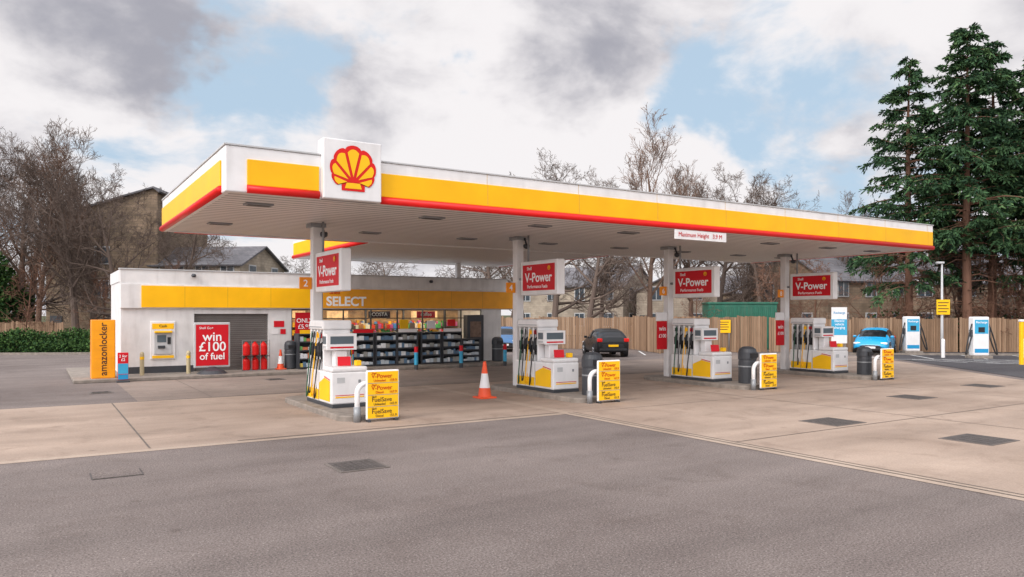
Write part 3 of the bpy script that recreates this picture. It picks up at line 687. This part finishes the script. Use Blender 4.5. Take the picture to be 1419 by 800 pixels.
e=E('street_lamp',(*at(42.5,24.35),0),FH); tube(e,'pole',[(0,0,0),(0,0,1.2),(0,0,5.1)],[.09,.075,.05],LGREY,12); box(e,'lantern',-.32,.10,-.1,.1,5.08,5.2,LGREY,.03)
box(e,'sign_plate',-.36,.40,-.1,-.08,2.2,3.05,YELP,.01)
for i in range(4): box(e,'sign_text_line',-.28,.32-.1*(i%2),-.105,-.101,2.85-i*.17,2.90-i*.17,TEXTD)
e=E('recharge_sign',(*at(40.5,17.65),0),FH)
for s in (-1,1): tube(e,'leg',[(s*.33,0,0),(s*.33,0,2.5)],.03,GREY,8)
box(e,'panel_white',-.42,.42,-.04,.0,1.95,2.6,WHITE,.01); box(e,'panel_blue',-.42,.42,-.045,.0,1.1,1.95,LBLUE,.01); box(e,'panel_base',-.42,.42,-.04,.0,.65,1.1,WHITE,.01)
text(e,'sign_text','Electric\nvehicle\ncharging',.18,(0,-.05,1.68),TEXTW,bold=.005); text(e,'sign_header','Recharge',.17,(0,-.045,2.3),BLUE,bold=.01)
for i,lat in enumerate((22.0,24.0,26.3)):
    e=E('bollard',(*at(38.3+i*.1,lat),0)); lathe(e,'post',[(.09,0),(.09,.9),(.06,.97)],[WHITE,LBLUE,WHITE][i],seg=14)
e=E('yellow_notice',(*at(43.2,12.2),0),FH); box(e,'plate',-.38,.38,-.02,.0,1.15,1.9,YELP,.01); 
for s in (-1,1): tube(e,'post',[(s*.3,.03,0),(s*.3,.03,1.9)],.03,GREY,8)
for i in range(4): box(e,'text_line',-.28,.28-.08*(i%2),-.026,-.021,1.75-i*.14,1.79-i*.14,TEXTD)
e=E('marker_post',(*at(33,22.4),0),FH); box(e,'post',-.07,.07,-.07,.07,0,1.9,YELP,.02); box(e,'cap',-.09,.09,-.09,.09,1.9,2.0,WHITE,.02)

def fence(name,pts,h=1.9,bw=.14):
    e=E(name); V=[];F=[];rn=random.Random(5)
    for i in range(len(pts)-1):
        p=Vector((*pts[i],0));q=Vector((*pts[i+1],0));L=(q-p).length;d=(q-p)/L;s=Vector((-d.y,d.x,0)); n=int(L/bw)
        for k in range(n):
            a=p+d*(k*bw+.008);b=p+d*((k+1)*bw-.008);hh=h+rn.uniform(-.03,.03)+ (0.0 if int(k*bw/2.4)%2 else .05); o=s*(rn.uniform(0,.02))
            m=len(V)
            for zz in (.03,hh): V+=[a+o+Vector((0,0,zz)),b+o+Vector((0,0,zz)),b+o+s*.02+Vector((0,0,zz)),a+o+s*.02+Vector((0,0,zz))]
            F+=[(m,m+1,m+5,m+4),(m+1,m+2,m+6,m+5),(m+2,m+3,m+7,m+6),(m+3,m,m+4,m+7),(m+4,m+5,m+6,m+7)]
        k=0
        while k*2.4<L:
            a=p+d*(k*2.4)-s*.05; m=len(V)
            for zz in (0,h+.1): V+=[a+Vector((0,0,zz)),a+d*.1+Vector((0,0,zz)),a+d*.1+s*.045+Vector((0,0,zz)),a+s*.045+Vector((0,0,zz))]
            F+=[(m,m+1,m+5,m+4),(m+1,m+2,m+6,m+5),(m+2,m+3,m+7,m+6),(m+3,m,m+4,m+7),(m+4,m+5,m+6,m+7)]
            k+=1
    mk(e,'boards',V,F,WOOD)
fence('wooden_fence',[at(49,-3),at(47,7.6)],2.0)
fence('wooden_fence',[at(47,7.6),at(42.4,8.3),at(43.8,15)],2.05)
fence('wooden_fence',[at(43.8,15),at(43.6,26),at(43,40)],1.95)
fence('wooden_fence',[at(46,-60),at(47,-28)],1.7)
e=E('storage_container',(*at(48,14.5),0),FH+R(-4)); box(e,'body',-2.1,2.1,-1.1,1.1,0,2.85,GREEN,.02)
boxes(e,'ribs',[(x-.05,x+.05,-1.14,-1.1,.1,2.7) for x in [-2+.25*i for i in range(17)]],[GREEN]); box(e,'top_rail',-2.15,2.15,-1.16,1.16,2.85,2.98,GREEN,.02)

# ---------------------------------------------------------------- buildings
def house(name,loc,rz,w,d,eave,ridge,wall,roof,cols,rows,z0=1.0,chim=True,gable_front=False,winw=1.0,winh=1.25,door=True,peak=0,side=True):
    e=E(name,(*loc,0),rz); hw,hd=w/2,d/2
    if not gable_front:
        V=[(-hw,-hd,0),(hw,-hd,0),(hw,hd,0),(-hw,hd,0),(-hw,-hd,eave),(hw,-hd,eave),(hw,hd,eave),(-hw,hd,eave),(-hw,0,ridge),(hw,0,ridge)]
        F=[(0,1,5,4),(1,2,6,9,5),(2,3,7,6),(3,0,4,8,7)]
        o=.3; sl=(ridge-eave)/hd
        RV=[(-hw-o,-hd-o,eave-o*sl),(hw+o,-hd-o,eave-o*sl),(hw+o,0,ridge),(-hw-o,0,ridge),(-hw-o,hd+o,eave-o*sl),(hw+o,hd+o,eave-o*sl)]
        RF=[(0,1,2,3),(3,2,5,4)]
    else:
        xp=peak*hw
        er=eave if peak<.5 else ridge-.3
        V=[(-hw,-hd,0),(hw,-hd,0),(hw,hd,0),(-hw,hd,0),(-hw,-hd,eave),(hw,-hd,er),(hw,hd,er),(-hw,hd,eave),(xp,-hd,ridge),(xp,hd,ridge)]
        F=[(0,1,5,8,4),(1,2,6,5),(2,3,7,9,6),(3,0,4,7)]
        o=.3
        RV=[(-hw-o,-hd-o,eave-.1),(-hw-o,hd+o,eave-.1),(xp,hd+o,ridge),(xp,-hd-o,ridge),(hw+o,-hd-o,er-.1),(hw+o,hd+o,er-.1)]
        RF=[(0,3,2,1),(3,4,5,2)]
    mk(e,'walls',V,F,wall)
    r=mk(e,'roof',[(a,b,c+.06) for a,b,c in RV],RF,roof); s=r.modifiers.new('s','SOLIDIFY'); s.thickness=.14
    fl=[];gl=[]
    for i in range(cols):
        x=-hw+w*(i+.5)/cols
        for j in range(rows):
            z=z0+j*2.7
            fl.append((x-winw/2-.1,x+winw/2+.1,-hd-.06,-hd-.003,z-.1,z+winh+.1)); gl.append((x-winw/2,x+winw/2,-hd-.08,-hd-.061,z,z+winh)); fl.append((x-.03,x+.03,-hd-.1,-hd-.081,z,z+winh))
    nside=max(1,int(d/4)) if side else 0
    for s_ in (-1,1):
        for i in range(nside):
            y=-hd+d*(i+.5)/nside
            for j in range(rows):
                z=z0+j*2.7; xs=s_*hw
                fl.append((min(xs+s_*.003,xs+s_*.06),max(xs+s_*.003,xs+s_*.06),y-winw/2-.1,y+winw/2+.1,z-.1,z+winh+.1)); gl.append((min(xs+s_*.061,xs+s_*.08),max(xs+s_*.061,xs+s_*.08),y-winw/2,y+winw/2,z,z+winh))
    if fl: boxes(e,'window_frames',fl,[LGREY]); boxes(e,'window_panes',gl,[HOUSEGLASS])
    if door: box(e,'door',-hw+w*.04,-hw+w*.04+.9,-hd-.08,-hd-.003,0,2.1,DGREY)
    if not gable_front: box(e,'gutter',-hw,hw,-hd-.12,-hd-.02,eave-.12,eave-.02,DGREY)
    if chim:
        for x in (-hw*.6,hw*.5): box(e,'chimney',x-.35,x+.35,-.3,.3,ridge-.6,ridge+1.0,wall)
    return e
house('apartment_building',at(66,-33.2),FH+R(4),8.6,12,9.8,12.4,STONE,SLATE,1,2,z0=3.6,gable_front=True,chim=False,peak=.95,side=False)
e=house('stone_house',at(64,-25.2),FH+R(-8),8.5,8,6.2,7.9,STONE2,SLATE,4,2,z0=2.2,chim=False)
house('stone_house',at(84,8),FH+R(-30),13,9,5.2,7.4,STONE2,SLATE,4,2)
house('stone_house',at(80,17.5),FH+R(-12),8,8,4.6,6.6,STONE2,SLATE,2,2,gable_front=True,chim=False)
house('stone_house',at(88,25),FH+R(-6),14,9,4.6,6.6,STONE,SLATE,4,2)
house('stone_house',at(66,29),FH+R(22),12,9,5.0,7.6,STONE,SLATE,4,2)
house('stone_house',at(64,40),FH+R(-25),12,9,4.8,7.0,STONE,SLATE,4,2)
house('stone_house',at(75,-62),FH+R(10),16,9,5.1,7.4,STONE,SLATE,5,2)

# ---------------------------------------------------------------- trees
def bare_mesh(name,H,seed,up=.35,spread=1.0,counts=(13,8,6,5),bole=.22,r0=.26,mt=None,rmin=.012):
    rn=random.Random(seed); V=[];F=[]
    def rv(): return Vector((rn.gauss(0,1),rn.gauss(0,1),rn.gauss(0,1)))
    def grow(p,d,L,r,lev):
        ns=[7,5,4,3,2][lev]; pts=[p.copy()]; rad=[r]; dirs=[d.copy()]
        wob=[.07,.16,.2,.22,.22][lev]
        for i in range(ns):
            d=(d+rv()*wob+Vector((0,0,1))*(up*.22 if lev>0 else .05)).normalized()
            p=p+d*(L/ns); pts.append(p.copy()); dirs.append(d.copy()); rad.append(max(rmin,r*(1-.85*(i+1)/ns)))
        tubegeo(V,F,pts,rad,[9,6,4,3,3][lev])
        if lev<len(counts):
            n=counts[lev]
            for k in range(n):
                lo=bole if lev==0 else .2
                t=lo+(1-lo)*((k+rn.random())/n); f=t*ns; i=min(ns-1,int(f)); q=pts[i].lerp(pts[i+1],f-i)
                dd=dirs[i+1]; a=dd.orthogonal().normalized(); a=Quaternion(dd,rn.uniform(0,2*math.pi))@a
                ang=R(rn.uniform(28,58))*spread
                nd=(dd*math.cos(ang)+a*math.sin(ang)).normalized()
                if lev==0: nl=L*rn.uniform(.34,.52)*(1.15-.6*t)
                else: nl=L*rn.uniform(.38,.66)*(1.1-.4*t)
                rr=max(rmin,(r*(1-.85*t))*rn.uniform(.5,.7))
                grow(q,nd,nl,rr,lev+1)
    grow(Vector((0,0,0)),Vector((0,0,1)),H,r0,0)
    zm=max(v[2] for v in V); k=H/zm; V=[(a*k,b*k,c*k) for a,b,c in V]
    me=bpy.data.meshes.new(name); me.from_pydata(V,[],F); me.materials.append(mt or BARK); me.update(); return me
TM=[bare_mesh('bare_tree_mesh_a',14,11,up=.5,spread=.95,counts=(16,8,6,5),r0=.32),
    bare_mesh('bare_tree_mesh_b',13,23,up=.3,spread=1.15,counts=(15,8,6,5),bole=.15,r0=.32),
    bare_mesh('bare_tree_mesh_c',15,37,up=.55,spread=.8,counts=(18,7,5,4),bole=.25,r0=.28,mt=BARKO),
    bare_mesh('bare_tree_mesh_d',6,51,up=.4,spread=1.2,counts=(12,7,5,3),bole=.05,r0=.1,mt=BARK2,rmin=.009)]
def tree(i,dep,lat,H,rz=0,name='bare_tree'):
    o=bpy.data.objects.new(name,TM[i]); scene.collection.objects.link(o)
    base=[14,13,15,6][i]; s=H/base; o.scale=(s,s,s); x,y=at(dep,lat); o.location=(x,y,-.05); o.rotation_euler=(0,0,rz); return o
tree(0,47,-27.2,14.4,.5); tree(1,50,-33,15.0,2.0); tree(0,56,-36,16.0,4.0); tree(1,62,-27.5,12.6,3.3); tree(2,49,-31.0,14.6,2.2); tree(1,47,-24.2,11.5,4.1)
tree(0,54,-30,15.6,1.1); tree(0,51,-37,15.0,3.1); tree(1,56,-25,12,.3); tree(3,47,-30.5,6,.2); tree(3,47,-25.5,5.5,1.2); tree(3,50,-22.5,6.0,2.2)
tree(1,60,3.4,16.0,1.4); tree(0,66,1.0,15.0,5); tree(2,58,10.6,17.6,.9); tree(1,64,17.2,15.6,.3); tree(0,68,21,15.0,1.9); tree(1,70,24.5,15.0,4.4); tree(0,60,7.0,13.0,3.0); tree(1,58,19.5,11.5,2.2); tree(0,64,27.5,13.0,2.8); tree(1,56,5.5,13.5,.4); tree(2,66,15.8,16.5,4.0); tree(0,62,12.6,14.5,2.2); tree(1,60,-1.0,13.0,3.6)
tree(1,50,33.5,10.5,2.5); tree(0,48,28.5,9.5,.7); tree(0,55,-50,14,1)
for i,(d,l,h) in enumerate(((46,22.5,7),(45.6,24.6,6.5),(46,26.8,8),(45.5,28.9,8),(46.2,31,8.5),(46,33.2,8),(48,12,5),(50,17.5,6),(50,20,6.5))): tree(3,d,l,h,i*1.3)
def treeline():
    e=E('distant_treeline'); rn=random.Random(9)
    for i in range(40):
        lat=-105+i*5.6+rn.uniform(-2,2); dep=rn.uniform(98,125)
        o=bpy.data.objects.new('tree',TM[rn.randrange(2)]); scene.collection.objects.link(o); o.parent=e
        x,y=at(dep,lat); s=rn.uniform(.72,.95); o.location=(x,y,-.5); o.scale=(s*1.5,s*1.5,s); o.rotation_euler=(0,0,rn.uniform(0,6))
treeline()
def conifer_mesh(name,H,seed,Rb=4.2,start=.2,nb=84):
    rn=random.Random(seed); V=[];F=[];M=[]
    tubegeo(V,F,[(0,0,0),(.05,.05,H*.4),(0,.1,H*.75),(0,0,H*.985)],[.28,.2,.1,.02],9); M+=[0]*len(F)
    def leaf(p,d,l,w,m):
        s=Vector((rn.gauss(0,1),rn.gauss(0,1),rn.gauss(0,.6))); s=(s-d*s.dot(d))
        if s.length<1e-3: return
        s.normalize(); n=len(V)
        V.extend([tuple(p-s*w*.3),tuple(p+s*w*.3),tuple(p+d*l*.6+s*w*.5),tuple(p+d*l),tuple(p+d*l*.6-s*w*.5)]); F.append((n,n+1,n+2,n+3,n+4)); M.append(m)
    for k in range(34):
        z=rn.uniform(.06,.45)*H; a=rn.uniform(0,6.28); L=rn.uniform(.8,3.0); d=Vector((math.cos(a),math.sin(a),rn.uniform(-.25,.25)))
        p=Vector((0,0,z)); f0=len(F); tubegeo(V,F,[p,p+d*L*.5,p+d*L+Vector((0,0,rn.uniform(-.4,.1)))],[.035,.022,.006],4); M+=[0]*(len(F)-f0)
    for k in range(nb):
        t=start+(1-start)*(k/nb)**.9; z=t*H+rn.uniform(-.3,.3); a=k*2.4+rn.uniform(-.7,.7)
        tt=(t-start)/(1-start); L=Rb*((1-tt)**.7)*rn.choice((rn.uniform(.5,.9),rn.uniform(.8,1.2)))*(.65+.35*min(1,tt*5))+.35
        p=Vector((0,0,z)); pts=[p]; rise=rn.uniform(.05,.5); d=Vector((math.cos(a),math.sin(a),rise))
        ns=6
        for i in range(ns):
            d=(d+Vector((rn.gauss(0,.1),rn.gauss(0,.1),-.10+rn.gauss(0,.04)))).normalized(); p=p+d*(L/ns); pts.append(p)
        f0=len(F); tubegeo(V,F,pts,[.05*(1-.9*i/ns)*(L/4+.3) for i in range(ns+1)],4); M+=[0]*(len(F)-f0)
        nsp=int(8+L*5); tone=rn.random()
        for j in range(nsp):
            u=.2+.8*(j+rn.random())/nsp; f=u*ns; i=min(ns-1,int(f)); q=pts[i].lerp(pts[i+1],f-i); dd=(pts[i+1]-pts[i]).normalized()
            sd=dd.cross(Vector((0,0,1))).normalized()*rn.choice((-1,1))
            sp=(dd*.7+sd*rn.uniform(.2,1.1)+Vector((0,0,rn.uniform(-.6,.15)))).normalized(); sl=rn.uniform(.35,.9)*(.5+.17*L)*(1.15-.4*u)
            hi=.5*rn.random()+.5*tone
            for w in range(11):
                v=w/11; c=q+sp*(sl*v)+Vector((0,0,-.3*v*v*sl))
                ld=(sp+Vector((rn.gauss(0,.55),rn.gauss(0,.55),rn.gauss(-.3,.45)))).normalized()
                m=1 if hi<.35 else (2 if hi<.7 else 3)
                if rn.random()<.2: m=rn.choice((1,2,3))
                leaf(c,ld,rn.uniform(.18,.34),rn.uniform(.06,.11),m)
    me=bpy.data.meshes.new(name); me.from_pydata([tuple(v) for v in V],[],F)
    for m in (BARK2,LEAFD,LEAFM,LEAFL): me.materials.append(m)
    me.polygons.foreach_set('material_index',M); me.update(); return me
CM=[conifer_mesh('conifer_mesh_a',19,5,4.4,.22,125),conifer_mesh('conifer_mesh_b',19,8,4.4,.30,150)]
def conifer(i,dep,lat,H,rz):
    o=bpy.data.objects.new('conifer_tree',CM[i]); scene.collection.objects.link(o); s=H/19; o.scale=(s,s,s); x,y=at(dep,lat); o.location=(x,y,-.05); o.rotation_euler=(0,0,rz)
conifer(0,45.5,24.1,17.6,.6); conifer(1,44.5,27.0,19.2,2.1); conifer(0,46,29.4,18.8,3.7); conifer(1,44,31.3,18.6,5.0); conifer(1,48,35,19,0.4)
def leafmass(name,center,size,n,ls,mats,rz=0,seed=1):
    rn=random.Random(seed); V=[];F=[];M=[]
    bumps=[(rn.uniform(-1,1),rn.uniform(-1,1),rn.uniform(.75,1.15)) for _ in range(14)]
    k=0
    while k<n:
        x,y,z=rn.uniform(-1,1),rn.uniform(-1,1),rn.uniform(0,1)
        h=max(b[2]*math.exp(-((x-b[0])**2*8+(y-b[1])**2*2)) for b in bumps)*.6+.4
        if z>h*(1-.35*y*y) : continue
        if z<h*.55 and abs(y)<.5 and rn.random()<.6: continue
        p=Vector((x*size[0],y*size[1],z*size[2])); d=Vector((rn.gauss(0,1),rn.gauss(0,1),rn.gauss(.3,1))).normalized(); s=d.orthogonal().normalized(); s=Quaternion(d,rn.uniform(0,6))@s
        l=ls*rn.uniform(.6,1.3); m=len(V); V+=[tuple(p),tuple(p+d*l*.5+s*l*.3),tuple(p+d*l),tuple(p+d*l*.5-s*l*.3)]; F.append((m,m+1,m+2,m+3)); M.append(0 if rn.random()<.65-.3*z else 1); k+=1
    return mk(None,name,V,F,mats,M,loc=center,rot=(0,0,rz))
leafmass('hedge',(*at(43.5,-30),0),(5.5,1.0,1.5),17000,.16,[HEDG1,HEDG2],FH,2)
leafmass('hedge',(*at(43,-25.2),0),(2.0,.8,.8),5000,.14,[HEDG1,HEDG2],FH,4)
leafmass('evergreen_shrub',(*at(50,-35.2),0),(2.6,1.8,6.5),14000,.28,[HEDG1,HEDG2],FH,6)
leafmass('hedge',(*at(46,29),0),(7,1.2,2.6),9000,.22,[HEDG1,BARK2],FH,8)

# ---------------------------------------------------------------- sky / light
sv=Vector((-.945,-.326,0)).normalized(); el=R(38)
sdir=Vector((sv.x*math.cos(el),sv.y*math.cos(el),math.sin(el)))
w=bpy.data.worlds.new('World'); scene.world=w; w.use_nodes=True; nt=w.node_tree; N=nt.nodes; L=nt.links
bg=N['Background']; bg.inputs[1].default_value=.1
sky=N.new('ShaderNodeTexSky'); sky.sky_type='NISHITA'; sky.sun_disc=False; sky.sun_elevation=el; sky.sun_rotation=math.atan2(sv.x,sv.y); sky.dust_density=1.5
tc=N.new('ShaderNodeTexCoord'); G=tc.outputs['Generated']
def M_(op,a,b=None,clamp=False):
    n=N.new('ShaderNodeMath'); n.operation=op; n.use_clamp=clamp
    for i,v in enumerate((a,b)):
        if v is None: continue
        if isinstance(v,(int,float)): n.inputs[i].default_value=v
        else: L.new(v,n.inputs[i])
    return n.outputs[0]
def SS(v,a,b,c=0,d=1):
    n=N.new('ShaderNodeMapRange'); n.interpolation_type='SMOOTHSTEP'; L.new(v,n.inputs['Value'])
    n.inputs['From Min'].default_value=a;n.inputs['From Max'].default_value=b;n.inputs['To Min'].default_value=c;n.inputs['To Max'].default_value=d; return n.outputs[0]
sx=N.new('ShaderNodeSeparateXYZ'); L.new(G,sx.inputs[0])
zz=M_('ADD',M_('MAXIMUM',sx.outputs[2],0.0),.34)
cb=N.new('ShaderNodeCombineXYZ'); L.new(M_('DIVIDE',sx.outputs[0],zz),cb.inputs[0]); L.new(M_('DIVIDE',sx.outputs[1],zz),cb.inputs[1])
def NZ(vec,scale,det,rough,dist=0,loc=(0,0,0)):
    mp=N.new('ShaderNodeMapping'); mp.inputs['Location'].default_value=loc; L.new(vec,mp.inputs[0])
    n=N.new('ShaderNodeTexNoise'); n.inputs['Scale'].default_value=scale; n.inputs['Detail'].default_value=det; n.inputs['Roughness'].default_value=rough; n.inputs['Distortion'].default_value=dist
    L.new(mp.outputs[0],n.inputs['Vector']); return n
n1=NZ(cb.outputs[0],2.6,7,.58,.2,(3,1,0)).outputs[0]
n2=NZ(cb.outputs[0],3.4,7,.56,.2,(7,4,0)).outputs[0]
nd=NZ(G,5,5,.60)
vs=N.new('ShaderNodeVectorMath'); vs.operation='SUBTRACT'; L.new(nd.outputs['Color'],vs.inputs[0]); vs.inputs[1].default_value=(.5,.5,.5)
vm=N.new('ShaderNodeVectorMath'); vm.operation='SCALE'; L.new(vs.outputs[0],vm.inputs[0]); vm.inputs['Scale'].default_value=.34
va=N.new('ShaderNodeVectorMath'); va.operation='ADD'; L.new(G,va.inputs[0]); L.new(vm.outputs[0],va.inputs[1])
vn=N.new('ShaderNodeVectorMath'); vn.operation='NORMALIZE'; L.new(va.outputs[0],vn.inputs[0])
def blob(bearing,elev,rad,wt):
    """cloud bank at compass bearing (deg right of the view axis), elevation, angular radius"""
    b=R(bearing); e_=R(elev)
    fx=FW[0]*math.cos(b)+RT[0]*math.sin(b); fy=FW[1]*math.cos(b)+RT[1]*math.sin(b)
    dv=Vector((fx*math.cos(e_),fy*math.cos(e_),math.sin(e_)))
    d=N.new('ShaderNodeVectorMath'); d.operation='DOT_PRODUCT'; L.new(vn.outputs[0],d.inputs[0]); d.inputs[1].default_value=dv
    return SS(d.outputs['Value'],math.cos(R(rad)),math.cos(R(rad*.25)),0,wt)
def total(base,bl):
    v=base
    for b in bl: v=M_('ADD',v,blob(*b))
    return v
n1c=M_('ADD',M_('MULTIPLY',n1,1.7),-.20)
cov=total(n1c,[(-18,15,6,-.14),(-10,21,5,-.16),(18,15,7,-.18),(25,13,5,-.16),(30,14,5,-.08),(2,9,13,.25),(12,8,7,.2),(5,19,11,.3),(-30,19,10,.25),(34,22,8,.2),(-8,13,8,.2)])
cf=SS(cov,.34,.68)
n2c=M_('ADD',M_('MULTIPLY',n2,1.6),-.34)
gry=total(n2c,[(-28,20,11,.20),(-14,20,5,.03),(4,20,8,.22),(13,22,7,.16),(6,14.5,4.0,.20),(1,11,12,-.28),(15,8,10,-.28),(-22,7,9,-.18),(27,8,6,.12),(35,20,9,.0),(27,21,8,-.15)])
gf=SS(gry,.28,.95)
cr=N.new('ShaderNodeValToRGB'); L.new(gf,cr.inputs[0]); e=cr.color_ramp.elements
e[0].position=0; e[0].color=(.93,.90,.91,1); e[1].position=1; e[1].color=(.40,.40,.455,1)
x=e.new(.5); x.color=(.70,.68,.71,1)
cs=N.new('ShaderNodeVectorMath'); cs.operation='SCALE'; L.new(cr.outputs[0],cs.inputs[0]); cs.inputs['Scale'].default_value=10
sk=N.new('ShaderNodeMix'); sk.data_type='RGBA'; sk.inputs[0].default_value=.85; L.new(sky.outputs[0],sk.inputs[6]); sk.inputs[7].default_value=(5.3,6.9,8.5,1)
mx=N.new('ShaderNodeMix'); mx.data_type='RGBA'; L.new(cf,mx.inputs[0]); L.new(sk.outputs[2],mx.inputs[6]); L.new(cs.outputs[0],mx.inputs[7])
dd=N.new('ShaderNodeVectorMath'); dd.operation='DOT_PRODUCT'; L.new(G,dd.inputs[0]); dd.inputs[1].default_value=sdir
glow=SS(dd.outputs['Value'],.05,.95,1.0,3.2)  # added sky brightening around the sun, behind the camera, lifts light under the canopy
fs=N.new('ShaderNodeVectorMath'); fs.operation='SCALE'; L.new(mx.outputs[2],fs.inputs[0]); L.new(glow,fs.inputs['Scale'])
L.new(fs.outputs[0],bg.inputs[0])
sl=bpy.data.lights.new('sun','SUN'); sl.energy=1.35; sl.angle=R(12); sl.color=(1,.91,.82); so=bpy.data.objects.new('sun',sl); scene.collection.objects.link(so); so.rotation_euler=sdir.to_track_quat('Z','Y').to_euler()

# ---------------------------------------------------------------- camera
cd=bpy.data.cameras.new('camera'); cam=bpy.data.objects.new('camera',cd); scene.collection.objects.link(cam); scene.camera=cam
cam.location=(0,0,CAMH); cam.rotation_euler=(R(90),0,FH); cd.sensor_width=36; cd.lens=36*1040/1419; cd.shift_y=35/1419; cd.clip_end=3000; cd.clip_start=.1
scene.view_settings.view_transform='Standard'; scene.view_settings.look='None'; scene.view_settings.exposure=0
